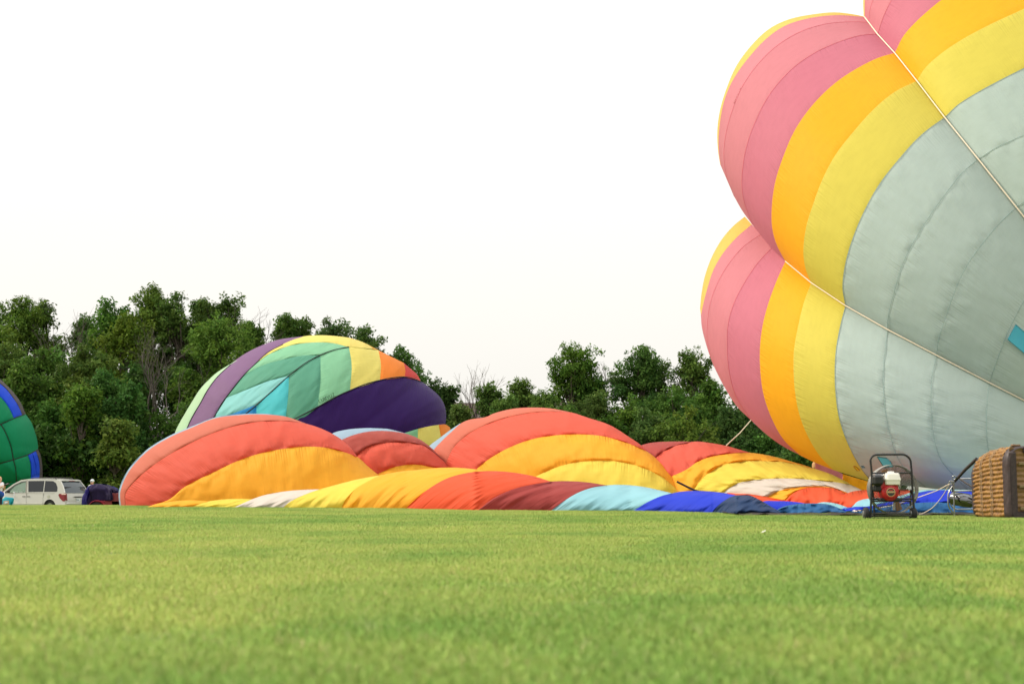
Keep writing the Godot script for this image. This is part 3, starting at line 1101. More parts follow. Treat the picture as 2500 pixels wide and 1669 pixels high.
func build_green_balloon() -> void:
	var t := thing("hot_air_balloon", "green and blue balloon with dark edges behind the minivan", "balloon", Vector3.ZERO, "hot-air balloons being inflated")
	var outline := za([-700, 700, -650, 200, -450, -60, -200, -60, 0, 100, 130, 230, 200, 320, 250, 420, 265, 465, 320, 540, 360, 640, 390, 750, 398, 830, 425, 900, 440, 1000, 445, 1090, 446, 1180, 420, 1330, -700, 1330])
	var c := za([-150, 780])
	var dep := dome(c[0], c[1], outline, 80.0, 0.0, 3.6)
	var dm := dome(c[0], c[1], outline, 80.0, 0.0, 3.6, true)
	var grey := fabric(74, 66, 66, 0.2)
	var blue := fabric(36, 80, 220, 0.5)
	var green := fabric(20, 136, 92, 0.5)
	var o := {"dm": dm, "bulge": 0.14, "fold": 0.05, "freq": 1.5, "nu": 40, "nv": 12}
	var far := za([-700, 700, -650, 200, -450, -60, -200, -60])
	var b1 := za([-120, 90, 0, 152, 60, 200, 130, 290, 190, 380, 232, 477])
	var b2 := za([-120, 220, 0, 285, 60, 350, 110, 430, 145, 512])
	panel(t, za([-120, -12, 0, 100, 130, 230, 200, 320, 250, 420, 265, 465]), b1, dep, grey, o)
	panel(t, b1, b2, dep, blue, o)
	panel(t, b2, za([-120, 630, -50, 595, 0, 577, 145, 513]), dep, green, o)
	panel(t, far, za([-640, 700, -480, 500, -300, 340, -120, 220]), dep, blue, o)
	panel(t, za([-640, 700, -480, 500, -300, 340, -120, 220]), za([-650, 760, -480, 720, -300, 680, -120, 630]), dep, green, o)
	var seam := za([15, 575, 70, 680, 115, 800, 142, 938])
	panel(t, za([15, 575, 145, 513, 265, 467]), za([142, 938, 290, 888, 397, 832]), dep, green, {"dm": dm, "bulge": 0.2, "L": seam, "R": za([265, 467, 320, 540, 360, 640, 390, 750, 397, 832]), "nu": 40})
	panel(t, za([-650, 760, -120, 630, 15, 575]), za([-650, 1010, -120, 1010, 142, 938]), dep, green, {"dm": dm, "bulge": 0.2, "R": seam, "nu": 40})
	var e1 := za([397, 832, 425, 900, 440, 1000, 444, 1090])
	var e2 := za([375, 847, 405, 950, 413, 1050, 410, 1092])
	var e3 := za([335, 868, 370, 1000, 375, 1097])
	var e4 := za([290, 888, 318, 980, 322, 1115])
	panel(t, e1, e2, dep, grey, o)
	panel(t, e2, e3, dep, blue, o)
	panel(t, e3, e4, dep, blue, o)
	var s3 := za([142, 938, 165, 1030, 175, 1165])
	panel(t, za([142, 938, 290, 888]), za([175, 1165, 322, 1115]), dep, green, {"dm": dm, "bulge": 0.16, "L": s3, "R": e4, "nu": 40})
	panel(t, za([-650, 1010, -120, 1010, 142, 938]), za([-650, 1190, -120, 1190, 175, 1165]), dep, green, {"dm": dm, "bulge": 0.16, "R": s3, "nu": 40})
	panel(t, za([322, 1117, 375, 1099, 412, 1093]), za([322, 1320, 370, 1320, 400, 1320]), dep, blue, o)
	panel(t, za([412, 1093, 430, 1092, 444, 1090]), za([400, 1320, 410, 1320, 420, 1320]), dep, grey, o)
	panel(t, za([-650, 1190, -120, 1190, 175, 1166, 322, 1117]), za([-650, 1325, -120, 1325, 180, 1325, 322, 1322]), dep, green, o)
	var black := paint(20, 30, 26, 0.8)
	for s in [[265, 466, 145, 512, 0, 577, -120, 630], [397, 831, 290, 888, 142, 938, 0, 978, -120, 1010], [15, 575, 70, 680, 115, 800, 142, 938, 165, 1030, 175, 1165, 180, 1250]]:
		tube("load_tape", on_curve(za(s), dep, 40, 0.02), 0.028, black, t, 5)
	finish_rear(t, 0.5)

var lobe_depths := [32.5, 31.6, 30.3, 29.2, 28.1, 27.1, 26.4, 25.75, 25.3, 25.05, 25.0, 25.3]

func lobe_depth(seams: Array, phi0: float, phi1: float, flatness: float, mirrored := false) -> Callable:
	# depth over a lobe whose seams lie at rising angles from its crown; «v» runs from seam i to i+1, «u» from one load tape to the next
	return func(i: int, u: float, v: float) -> float:
		var base := lerpf(lobe_depths[i], lobe_depths[i + 1], v)
		if mirrored: base = 32.6
		var a: Array = seams[i]
		var b: Array = seams[i + 1]
		var l0 := Vector2(a[0], a[1]).distance_to(Vector2(a[a.size() - 2], a[a.size() - 1]))
		var l1 := Vector2(b[0], b[1]).distance_to(Vector2(b[b.size() - 2], b[b.size() - 1]))
		var chord := lerpf(l0, l1, v) * base / FOC
		var s := lerpf(sin(phi0), sin(phi1), u)
		var r := chord / (sin(phi1) - sin(phi0)) * flatness
		return base + r * (cos(phi0) - sqrt(maxf(1.0 - s * s, 0.0)))

func build_pastel_balloon() -> void:
	var t := thing("hot_air_balloon", "huge pale balloon with pink, orange, yellow and grey-blue bands rising at the right", "balloon", Vector3.ZERO, "hot-air balloons being inflated")
	var crown := fabric(240, 204, 108, 0.8)
	var pink := fabric(196, 120, 132, 0.4, false, 1.6)
	var pink2 := fabric(192, 110, 130, 0.4, false, 2.0)
	var orange := fabric(240, 168, 30, 0.4, false, 1.8)
	var yellow := fabric(214, 199, 88, 0.4, false, 1.8)
	var grey := fabric(174, 190, 187, 0.4, false, 1.7)
	var mats := [crown, pink, pink, pink2, orange, yellow, grey, grey, grey, grey]
	var mid := [
		[2108, 41, 2084, 36, 2039, 31, 1990, 35, 1923, 49, 1878, 71, 1834, 112, 1798, 161, 1776, 210, 1758, 268, 1751, 321, 1753, 370, 1758, 402],
		[2110, 42, 2039, 38, 1968, 47, 1914, 65, 1870, 96, 1834, 134, 1803, 174, 1782, 210, 1767, 250, 1757, 303, 1754, 345, 1755, 375, 1759, 404],
		[2120, 55, 2075, 54, 2012, 60, 1950, 80, 1892, 116, 1847, 161, 1811, 214, 1785, 277, 1770, 339, 1767, 388, 1774, 433, 1792, 480],
		[2142, 84, 2102, 87, 2048, 103, 1990, 129, 1932, 170, 1878, 232, 1847, 290, 1825, 348, 1814, 402, 1811, 455, 1816, 491, 1836, 548],
		[2184, 130, 2146, 141, 2093, 167, 2039, 203, 1986, 254, 1941, 317, 1910, 388, 1892, 446, 1884, 504, 1885, 558, 1896, 598, 1917, 638],
		[2238, 198, 2187, 223, 2137, 263, 2084, 321, 2039, 379, 2008, 437, 1986, 495, 1968, 553, 1961, 615, 1967, 658, 1980, 690],
		[2306, 287, 2249, 330, 2191, 393, 2146, 451, 2111, 513, 2084, 576, 2066, 634, 2057, 701, 2064, 746],
		[2388, 389, 2352, 419, 2311, 469, 2267, 531, 2231, 589, 2204, 643, 2178, 730, 2168, 770, 2166, 804],
		[2481, 506, 2441, 544, 2396, 598, 2361, 647, 2335, 700, 2311, 768, 2290, 835, 2286, 867],
		[2582, 635, 2541, 677, 2500, 734, 2465, 801, 2436, 873, 2415, 934],
		[2720, 815, 2670, 890, 2625, 970, 2600, 1028],
	]
	var up := [
		[2108, 41, 2107, 0, 2112, -60, 2135, -170, 2190, -300, 2230, -370],
		[2110, 42, 2111, 0, 2118, -60, 2142, -170, 2198, -300, 2238, -368],
		[2120, 55, 2124, 22, 2131, 0, 2160, -90, 2225, -240, 2290, -340],
		[2142, 84, 2157, 40, 2176, 0, 2225, -100, 2310, -220, 2380, -300],
		[2184, 130, 2205, 89, 2236, 54, 2276, 18, 2310, -9, 2420, -95, 2560, -190],
		[2238, 198, 2258, 167, 2294, 134, 2347, 98, 2414, 62, 2500, 22, 2620, -35, 2740, -80],
		[2306, 287, 2338, 257, 2392, 223, 2450, 192, 2500, 167, 2620, 110, 2800, 55],
		[2388, 389, 2423, 366, 2468, 344, 2500, 330, 2650, 265, 2860, 200],
		[2481, 506, 2500, 493, 2570, 455, 2720, 395, 2950, 340],
		[2582, 635, 2700, 560, 2850, 510, 3050, 480],
		[2720, 815, 2850, 740, 3000, 680, 3150, 650],
	]
	var low := [
		[1818, 529, 1790, 552, 1761, 586, 1737, 629, 1720, 677, 1712, 720, 1709, 753],
		[1835, 548, 1799, 579, 1766, 617, 1742, 658, 1725, 710, 1716, 745, 1711, 770],
		[1857, 572, 1814, 603, 1776, 648, 1749, 696, 1733, 744, 1727, 787, 1726, 825, 1735, 875],
		[1886, 603, 1852, 639, 1819, 687, 1792, 739, 1778, 787, 1775, 844, 1780, 907, 1795, 964, 1830, 1022],
		[1917, 638, 1895, 687, 1876, 739, 1862, 792, 1855, 849, 1856, 907, 1864, 964, 1886, 1026, 1914, 1074, 1952, 1110],
		[1980, 690, 1962, 739, 1948, 797, 1938, 854, 1937, 907, 1941, 959, 1953, 1017, 1977, 1074, 2005, 1117, 2035, 1147],
		[2064, 746, 2051, 797, 2041, 854, 2038, 907, 2040, 959, 2048, 1017, 2063, 1065, 2087, 1117, 2111, 1155, 2130, 1176],
		[2166, 804, 2161, 854, 2156, 907, 2157, 959, 2163, 1017, 2175, 1069, 2187, 1107, 2206, 1141, 2262, 1190],
		[2286, 867, 2276, 911, 2273, 959, 2275, 1017, 2280, 1069, 2297, 1122, 2326, 1158, 2372, 1205],
		[2415, 934, 2410, 978, 2408, 1026, 2412, 1093, 2430, 1150, 2466, 1215],
		[2600, 1028, 2590, 1090, 2592, 1150, 2620, 1225],
	]
	var low_ends := {1: [1711, 770, 1713, 797, 1725, 845, 1735, 875], 2: [1735, 875, 1742, 892, 1766, 940, 1800, 993, 1830, 1022], 3: [1830, 1022, 1871, 1060, 1910, 1088, 1952, 1110], 4: [1952, 1110, 1986, 1127, 2035, 1147]}
	var mid_ends := {2: [1792, 480, 1812, 515, 1836, 548], 3: [1836, 548, 1862, 581, 1890, 613, 1917, 638]}
	var rope := paint(226, 208, 186, 0.8)
	var k := 0
	for set_ in [[up, -1.05, 1.05, 0.55, {}], [mid, -1.05, 1.05, 0.55, mid_ends], [low, -1.05, 1.5, 0.72, low_ends]]:
		var seams: Array = set_[0]
		var f := lobe_depth(seams, set_[1], set_[2], set_[3])
		var fm := lobe_depth(seams, set_[1], set_[2], set_[3] * 0.5, true)
		for i in seams.size() - 1:
			var fi := func(_x, _y, u, v): return f.call(i, u, v)
			var dmi := func(_x, _y, u, v): return maxf(32.6, float(f.call(i, u, v)))
			var o := {"dm": dmi, "bulge": 0.03 if i > 1 else 0.015, "fold": 0.022 if i > 5 else 0.012, "freq": 3.0, "nu": 90, "nv": 16}
			if (set_[4] as Dictionary).has(i): o["R"] = set_[4][i]
			panel(t, seams[i], seams[i + 1], fi, mats[i], o)
		# stitched seams
		for i in range(2, seams.size() - 1):
			var col := paint(226, 104, 124, 0.8) if i < 4 else (paint(196, 120, 20, 0.8) if i < 6 else paint(128, 152, 150, 0.8))
			if i in [4, 5]: continue
			var pts := PackedVector3Array()
			var us := steps(70)
			var cv := curve(seams[i], us)
			for q in 71:
				pts.append(at(cv[q].x, cv[q].y, float(f.call(i, us[q], 0.0)) - 0.012))
			tube("seam", pts, 0.0035 if i < 6 else 0.0042, col, t, 5)
		k += 1
	# load tapes where the lobes meet
	for set_ in [[mid, 0, 0.0125], [low, 0, 0.011]]:
		var seams: Array = set_[0]
		var pts := PackedVector3Array()
		var tp := []
		for i in range(0 if set_[0] == mid else 4, seams.size()):
			tp.append([seams[i][0], seams[i][1], lobe_depths[i]])
		for i in tp.size():
			pts.append(at(tp[i][0], tp[i][1], tp[i][2] - 0.06))
		tube("load_tape", pts, set_[2], rope, t, 6)
	# hanging lower gore behind the yellow cloth
	var flat := func(x, y, _u, _v): return 30.2 + (x - 2050.0) * 0.002
	var fo := {"bulge": 0.05, "fold": 0.04, "nu": 30}
	panel(t, [1990, 1124, 2030, 1143, 2057, 1156], [1990, 1238, 2025, 1238, 2057, 1238], flat, pink, fo)
	panel(t, [2057, 1156, 2090, 1166, 2118, 1174], [2057, 1238, 2090, 1238, 2120, 1238], flat, orange, fo)
	panel(t, [2118, 1174, 2150, 1182, 2190, 1190], [2120, 1238, 2150, 1238, 2190, 1238], flat, yellow, fo)
	# sewn-on patches
	var fl := lobe_depth(low, -1.05, 1.5, 0.72)
	var patch := func(pt: Array, i: int, u: float, v: float, m: Material, edge: Material, lift: float) -> void:
		var d := float(fl.call(i, u, v)) - lift
		var st := SurfaceTool.new()
		st.begin(Mesh.PRIMITIVE_TRIANGLES)
		var q := []
		for n in 4: q.append(at(pt[n * 2], pt[n * 2 + 1], d + (0.02 * (pt[n * 2 + 1] - pt[1]) / 20.0)))
		for n in [0, 1, 2, 0, 2, 3]: st.add_vertex(q[n])
		st.generate_normals()
		part("patch", st.commit(), m, t)
		if edge: tube("patch_edge", PackedVector3Array([q[0], q[1], q[2], q[3], q[0]]), 0.007, edge, t, 4)
	patch.call([2141, 1114, 2169, 1118, 2181, 1139, 2158, 1141], 6, 0.82, 0.5, fabric(96, 178, 186, 0.5), paint(60, 96, 92), 0.25)
	patch.call([2083, 1137.5, 2090.6, 1138, 2099.5, 1149, 2092, 1148], 5, 0.9, 0.6, fabric(230, 206, 60, 0.6), paint(170, 100, 24), 0.2)
	patch.call([2102, 1137, 2107, 1137, 2112, 1141.5, 2106, 1141], 6, 0.88, 0.1, fabric(110, 150, 160, 0.5), paint(52, 92, 100), 0.2)
	var fmid := lobe_depth(mid, -1.05, 1.05, 0.55)
	var dq := float(fmid.call(9, 0.65, 0.1)) - 0.05
	var st := SurfaceTool.new()
	st.begin(Mesh.PRIMITIVE_TRIANGLES)
	var qq := [at(2460, 828, dq), at(2479, 792, dq), at(2560, 862, dq), at(2545, 900, dq)]
	for n in [0, 1, 2, 0, 2, 3]: st.add_vertex(qq[n])
	st.generate_normals()
	part("patch", st.commit(), fabric(104, 202, 226, 0.8), t)
	tube("patch_edge", PackedVector3Array([qq[0], qq[1], qq[2], qq[3], qq[0]]), 0.008, paint(60, 140, 160), t, 4)
	finish_rear(t, 0.45)
	var dl := float(fmid.call(1, 0.62, 0.9)) - 0.1
	lettering(t, "N1661T", 0.11, Transform3D(Basis(Vector3.UP, 0.35) * Basis(Vector3.BACK, 1.1), at(1803, 236, dl)), paint(190, 120, 120))

func build_red_balloon() -> void:
	var t := thing("hot_air_balloon", "flat orange, red and yellow balloon spread low across the grass in swelling domes", "balloon", Vector3.ZERO, "hot-air balloons being inflated")
	var salmon := fabric(202, 112, 92, 0.5, true, 2.0)
	var red := fabric(236, 108, 90, 0.7, true, 3.2)
	var orange := fabric(255, 188, 60, 0.62, true, 3.8)
	var yellow := fabric(242, 220, 92, 0.6, true, 3.4)
	var white := fabric(216, 206, 198, 0.5, true, 2.4)
	var coral := fabric(246, 104, 70, 0.66, true, 3.2)
	var maroon := fabric(164, 70, 68, 0.5, true, 2.6)
	var sky := fabric(150, 202, 216, 0.5, true, 3.0)
	var blue := fabric(34, 58, 196, 0.4, true, 3.0)
	var navy := fabric(34, 56, 92, 0.3, true, 5.0)
	var steel := fabric(42, 92, 140, 0.3, true, 4.0)
	var rim := fabric(150, 178, 200, 0.5)
	# left dome
	var c := zb([950, 1250])
	var oa := zb([60, 1262, 54, 1190, 60, 1130, 120, 1000, 250, 860, 400, 770, 520, 720, 700, 650, 900, 628, 1040, 628, 1170, 645, 1300, 690, 1480, 760, 1600, 850, 1645, 912, 1720, 980, 1782, 1030, 1840, 1110, 1860, 1262])
	var da := dome(c[0], c[1], oa, 30.4, -0.003, 1.9)
	var ma := dome(c[0], c[1], oa, 30.4, -0.003, 1.9, true)
	var o := {"dm": ma, "bulge": 0.08, "fold": 0.08, "freq": 2.2, "nu": 110, "nv": 16}
	var oe := o.duplicate()
	oe["ease"] = true
	oe["fold"] = 0.025
	var r1 := zb([71, 1250, 66, 1150, 126, 1008, 257, 868, 406, 778, 523, 727, 700, 656, 900, 633, 1040, 632, 1170, 647])
	panel(t, zb([62, 1250, 56, 1140, 118, 1000, 250, 860, 400, 770, 520, 720, 700, 650, 900, 627, 1040, 627, 1170, 645]), r1, da, rim, {"dm": ma, "nv": 6, "nu": 90})
	var r2 := zb([105, 1250, 100, 1160, 150, 1090, 300, 960, 500, 840, 700, 750, 900, 692, 1060, 676, 1200, 678, 1300, 692])
	panel(t, zb([71, 1250, 66, 1150, 126, 1008, 257, 868, 406, 778, 523, 727, 700, 656, 900, 633, 1040, 632, 1170, 646, 1300, 690]), r2, da, salmon, oe)
	var r3 := zb([235, 1250, 300, 1228, 385, 1200, 500, 1110, 700, 1010, 850, 940, 1000, 890, 1150, 860, 1290, 846, 1430, 852, 1550, 880, 1643, 914])
	panel(t, zb([105, 1250, 100, 1160, 150, 1090, 300, 960, 500, 840, 700, 750, 900, 692, 1060, 676, 1200, 678, 1300, 691, 1480, 760, 1600, 850, 1645, 912]), r3, da, red, o)
	panel(t, zb([235, 1250, 300, 1228, 385, 1200, 500, 1110, 700, 1010, 850, 940, 1000, 890, 1150, 860, 1290, 846, 1430, 852, 1550, 880, 1645, 913, 1720, 980, 1782, 1030]), zb([240, 1258, 400, 1250, 650, 1245, 950, 1235, 1200, 1225, 1400, 1215, 1600, 1180, 1800, 1100]), da, orange, o)
	# dome between
	c = zb([1950, 1120])
	var oc := zb([1400, 1120, 1440, 860, 1480, 760, 1560, 735, 1700, 722, 1850, 728, 1960, 755, 2050, 790, 2130, 845, 2200, 915, 2265, 985, 2320, 1060, 2330, 1120])
	var dc := dome(c[0], c[1], oc, 32.2, 0.0, 1.2)
	var mc := dome(c[0], c[1], oc, 32.2, 0.0, 1.2, true)
	o = {"dm": mc, "bulge": 0.08, "fold": 0.08, "freq": 2.2, "nu": 80}
	var k1 := zb([1420, 880, 1540, 802, 1600, 775, 1700, 748, 1800, 740, 1900, 746, 1980, 762, 2012, 775])
	panel(t, zb([1410, 830, 1480, 758, 1560, 735, 1700, 722, 1850, 728, 1960, 755, 2012, 773]), k1, dc, rim, {"dm": mc, "nv": 8})
	var k2 := zb([1560, 960, 1645, 905, 1700, 860, 1780, 830, 1870, 818, 2000, 822, 2100, 845, 2180, 905, 2230, 950, 2264, 987])
	panel(t, zb([1420, 880, 1540, 802, 1600, 775, 1700, 748, 1800, 740, 1900, 746, 1980, 762, 2050, 790, 2130, 845, 2200, 915, 2265, 985]), k2, dc, fabric(166, 78, 70, 0.45, true), o)
	var k3 := zb([1680, 1080, 1778, 1030, 1830, 1005, 1880, 985, 1940, 972, 2000, 965, 2070, 968, 2130, 980, 2200, 990, 2265, 992])
	panel(t, k2, k3, dc, red, o)
	panel(t, k3, zb([1680, 1110, 1800, 1105, 1900, 1100, 2000, 1095, 2130, 1090, 2280, 1080]), dc, orange, o)
	# middle dome
	c = zc([960, 770])
	var od := zc([40, 770, 70, 500, 130, 385, 200, 330, 280, 270, 340, 230, 400, 205, 520, 185, 560, 165, 700, 130, 820, 122, 950, 128, 1080, 152, 1200, 190, 1350, 240, 1480, 320, 1560, 375, 1600, 415, 1700, 500, 1770, 580, 1825, 662, 1860, 770])
	var dd := dome(c[0], c[1], od, 30.0, -0.009, 2.0)
	var md := dome(c[0], c[1], od, 30.0, -0.009, 2.0, true)
	o = {"dm": md, "bulge": 0.08, "fold": 0.08, "freq": 2.2, "nu": 110, "nv": 16}
	oe = o.duplicate()
	oe["ease"] = true
	oe["fold"] = 0.025
	panel(t, zc([60, 500, 130, 385, 200, 330, 280, 270, 340, 230]), zc([100, 520, 165, 405, 220, 345, 290, 279, 346, 231]), dd, rim, {"dm": md, "nv": 8})
	var j1 := zc([225, 600, 250, 490, 300, 390, 400, 300, 550, 225, 700, 180, 850, 155, 960, 150, 1080, 154])
	panel(t, zc([100, 520, 165, 405, 220, 345, 290, 279, 345, 230, 400, 205, 520, 185, 560, 165, 700, 130, 820, 122, 950, 128, 1080, 152]), j1, dd, salmon, oe)
	var j2 := zc([380, 640, 450, 540, 550, 460, 700, 380, 850, 330, 1000, 308, 1150, 303, 1300, 315, 1450, 355, 1540, 390, 1600, 419])
	panel(t, zc([225, 600, 250, 490, 300, 390, 400, 300, 550, 225, 700, 180, 850, 155, 960, 150, 1080, 153, 1200, 190, 1350, 240, 1480, 320, 1560, 375, 1600, 415]), j2, dd, red, o)
	var j3 := zc([420, 680, 640, 665, 780, 630, 865, 580, 950, 540, 1100, 495, 1250, 480, 1400, 485, 1550, 520, 1700, 590, 1800, 670, 1828, 692])
	panel(t, zc([380, 640, 450, 540, 550, 460, 700, 380, 850, 330, 1000, 308, 1150, 303, 1300, 315, 1450, 355, 1540, 390, 1600, 417, 1700, 500, 1770, 580, 1826, 664]), j3, dd, orange, o)
	panel(t, j3, zc([420, 730, 640, 730, 950, 725, 1200, 725, 1400, 725, 1600, 730, 1830, 735]), dd, yellow, o)
	# right swell
	var te := zd([-60, 580, 0, 556, 70, 530, 150, 510, 350, 497, 500, 497, 620, 498, 700, 508, 880, 540, 1000, 575, 1110, 605, 1250, 625, 1400, 660, 1500, 690, 1640, 730, 1700, 752, 1850, 800, 1980, 860, 2100, 930, 2170, 960, 2250, 970, 2900, 985])
	var be := [1500, 1240, 2400, 1240]
	var dbe := func(x): return 29.3 - (x - 1568.0) * 0.0075
	var de := ridge(te, be, dbe, 2.2)
	var me := ridge(te, be, dbe, 2.2, true)
	o = {"dm": me, "bulge": 0.1, "fold": 0.16, "freq": 2.6, "nu": 100, "nv": 16}
	oe = o.duplicate()
	oe["ease"] = true
	var e0 := zd([130, 800, 200, 655, 280, 590, 400, 535, 500, 509, 562, 499])
	panel(t, zd([-60, 580, 0, 556, 70, 530, 150, 510, 350, 497, 500, 497, 562, 498]), e0, de, fabric(166, 68, 62, 0.45, true), oe)
	var e1 := zd([250, 940, 350, 832, 420, 800, 500, 760, 600, 690, 700, 650, 850, 620, 1000, 607, 1110, 606])
	panel(t, zd([130, 800, 200, 655, 280, 590, 400, 535, 500, 509, 562, 498, 620, 498, 700, 508, 880, 540, 1000, 575, 1110, 605]), e1, de, red, oe)
	var e2 := zd([430, 1060, 550, 965, 620, 880, 700, 800, 800, 740, 950, 695, 1100, 680, 1250, 685, 1400, 690, 1600, 725, 1700, 754])
	panel(t, zd([250, 940, 350, 832, 420, 800, 500, 760, 600, 690, 700, 650, 850, 620, 1000, 607, 1110, 605, 1250, 625, 1400, 660, 1500, 690, 1640, 730, 1700, 752]), e2, de, orange, oe)
	var e3 := zd([780, 1070, 850, 980, 900, 940, 1000, 890, 1100, 870, 1250, 855, 1400, 850, 1600, 855, 1800, 875, 1950, 890, 2080, 920, 2170, 962])
	panel(t, zd([430, 1060, 550, 965, 620, 880, 700, 800, 800, 740, 950, 695, 1100, 680, 1250, 685, 1400, 690, 1600, 725, 1700, 752, 1850, 800, 1980, 860, 2100, 930, 2170, 960]), e3, de, yellow, o)
	var e4 := zd([1180, 1080, 1290, 1010, 1400, 960, 1550, 935, 1700, 925, 1850, 930, 1960, 960, 2040, 990, 2172, 966])
	panel(t, e3, e4, de, white, o)
	var e5 := zd([1370, 1110, 1440, 1060, 1500, 1000, 1600, 950, 1750, 935, 1900, 945, 2000, 985, 2040, 998])
	panel(t, zd([1180, 1080, 1290, 1010, 1400, 960, 1550, 935, 1700, 925, 1850, 930, 1960, 960, 2040, 990]), e5, de, orange, o)
	panel(t, e5, zd([1380, 1150, 1500, 1150, 1600, 1150, 1750, 1150, 1850, 1150, 1950, 1140, 2000, 1060]), func(x, y, u, v): return float(de.call(x, y, u, v)) - 0.1, coral, {"bulge": 0.25, "fold": 0.22, "freq": 3.0, "nu": 80})
	panel(t, zd([880, 985, 960, 993, 1100, 1000, 1250, 1025, 1400, 1052, 1480, 1066]), zd([900, 1060, 1000, 1080, 1100, 1095, 1250, 1110, 1400, 1120, 1490, 1120]), func(x, y, u, v): return float(de.call(x, y, u, v)) - 0.16, coral, {"fold": 0.1, "nu": 50})
	panel(t, zd([1940, 1110, 1980, 1020, 2060, 980, 2180, 960, 2300, 955, 2450, 960, 2620, 962, 2700, 990]), zd([1940, 1180, 2050, 1160, 2100, 1150, 2200, 1120, 2300, 1100, 2450, 1080, 2650, 1060, 2720, 1030]), func(x, y, u, v): return float(de.call(x, y, u, v)) - 0.18, coral, {"bulge": 0.22, "fold": 0.3, "freq": 2.6, "nu": 80})
	# mouth folds at the right, in front
	var tr := ze([-100, 1010, 0, 985, 50, 930, 100, 900, 250, 870, 600, 850, 800, 790, 900, 765, 1200, 748, 1600, 756, 2000, 770])
	var br := [1980, 1254, 2500, 1256]
	var dbr := func(_x): return 22.4
	var dr := ridge(tr, br, dbr, 1.7)
	var mr := ridge(tr, br, dbr, 1.7, true)
	o = {"dm": mr, "bulge": 0.06, "fold": 0.12, "freq": 3.0, "nu": 90}
	var m1 := ze([-100, 1018, 0, 992, 250, 975, 450, 930, 600, 900, 870, 802, 1100, 762, 1330, 760, 1600, 778, 2000, 800])
	panel(t, tr, m1, dr, sky, o)
	var m2 := ze([-100, 1045, 100, 1028, 200, 1020, 400, 980, 850, 935, 1000, 925, 1300, 925, 1600, 950, 2000, 970])
	panel(t, m1, m2, dr, blue, o)
	panel(t, m2, ze([-100, 1085, 300, 1090, 600, 1092, 1000, 1098, 1400, 1100, 2000, 1100]), dr, steel, o)
	# small swells at the foot of the right part
	var tl := zd([1150, 1110, 1230, 1068, 1350, 1064, 1500, 1070, 1600, 1080, 1740, 1082, 1800, 1074, 1900, 1084, 2040, 1130, 2240, 1120, 2300, 1130])
	var bl := [1800, 1252, 2200, 1254]
	var dbl := func(_x): return 22.9
	var dl := ridge(tl, bl, dbl, 1.0)
	panel(t, zd([1150, 1110, 1230, 1068, 1350, 1064, 1500, 1070, 1580, 1080, 1660, 1094]), zd([1200, 1150, 1340, 1160, 1420, 1160, 1500, 1160, 1600, 1150, 1660, 1140]), dl, blue, {"fold": 0.06, "nu": 40})
	panel(t, zd([1700, 1100, 1750, 1084, 1800, 1075, 1900, 1085, 1960, 1100, 2040, 1130]), zd([1700, 1150, 1780, 1150, 1850, 1150, 1950, 1150, 2000, 1150, 2060, 1148]), dl, sky, {"fold": 0.06, "nu": 40})
	panel(t, zd([1950, 1160, 2000, 1132, 2100, 1125, 2240, 1117, 2300, 1118]), zd([1950, 1205, 2050, 1200, 2120, 1200, 2200, 1190, 2300, 1180]), func(x, y, u, v): return float(dl.call(x, y, u, v)) - 0.08, blue, {"fold": 0.1, "nu": 40})
	var tn := zd([1340, 1175, 1370, 1140, 1430, 1115, 1500, 1100, 1600, 1090, 1700, 1087, 1850, 1098, 1950, 1133, 2010, 1165, 2030, 1190])
	var bn := zd([1330, 1206, 2040, 1200])
	var dbn := func(_x): return 22.2
	var dn := ridge(tn, bn, dbn, 0.7)
	panel(t, tn, zd([1340, 1206, 1400, 1208, 1500, 1210, 1600, 1208, 1700, 1206, 1800, 1204, 1950, 1200, 2030, 1196]), dn, steel, {"dm": ridge(tn, bn, dbn, 0.7, true), "fold": 0.22, "freq": 4.0, "bulge": 0.05, "ease": true})
	# front gore along the grass
	var tg := zb([230, 1250, 330, 1222, 450, 1205, 560, 1202, 650, 1209, 760, 1196, 850, 1193, 945, 1195, 1020, 1170, 1150, 1145, 1280, 1133, 1395, 1129, 1500, 1100, 1650, 1062, 1790, 1037]) + [970, 1151, 1020, 1146, 1075, 1141, 1120, 1141, 1163, 1145, 1188, 1148] + zc([600, 551, 700, 560, 850, 588, 950, 620, 1050, 617, 1200, 626, 1330, 646, 1400, 642, 1550, 652, 1700, 682, 1770, 700, 1820, 690, 1950, 683, 2100, 695, 2200, 712]) + zd([1100, 1013, 1200, 1058, 1300, 1118, 1380, 1165, 1420, 1209])
	var bg := [350, 1239.5, 565, 1240, 832, 1241.5, 988, 1243, 1163, 1247.5, 1342, 1248, 1537, 1249, 1738, 1253, 1800, 1257.5, 1915, 1258.5]
	var bgp := points(bg)
	var dbg := func(x): return field_depth(row_at(bgp, x) + 0.5)
	var dg := ridge(tg, bg, dbg, 1.1)
	var mg := ridge(tg, bg, dbg, 1.1, true)
	o = {"dm": mg, "bulge": 0.03, "fold": 0.09, "freq": 2.4, "nu": 60, "nv": 18, "ease": true}
	var add := func(mat: StandardMaterial3D, top: Array, bot: Array, L: Array, R: Array) -> void:
		var q := o.duplicate()
		if L.size(): q["L"] = L
		if R.size(): q["R"] = R
		panel(t, top, bot, dg, mat, q)
	add.call(orange, zb([232, 1250, 330, 1222, 450, 1205, 560, 1202, 650, 1209]), zb([235, 1256, 330, 1256, 420, 1256, 507, 1257]), [], [])
	add.call(yellow, zb([650, 1209, 760, 1196, 850, 1193, 945, 1195]), zb([507, 1257, 808, 1257]), [], [])
	var wy := zb([1395, 1129, 1320, 1155, 1250, 1185, 1180, 1225, 1147, 1258])
	add.call(white, zb([945, 1195, 1020, 1170, 1150, 1145, 1280, 1133, 1395, 1129]), zb([808, 1257, 1147, 1258]), [], wy)
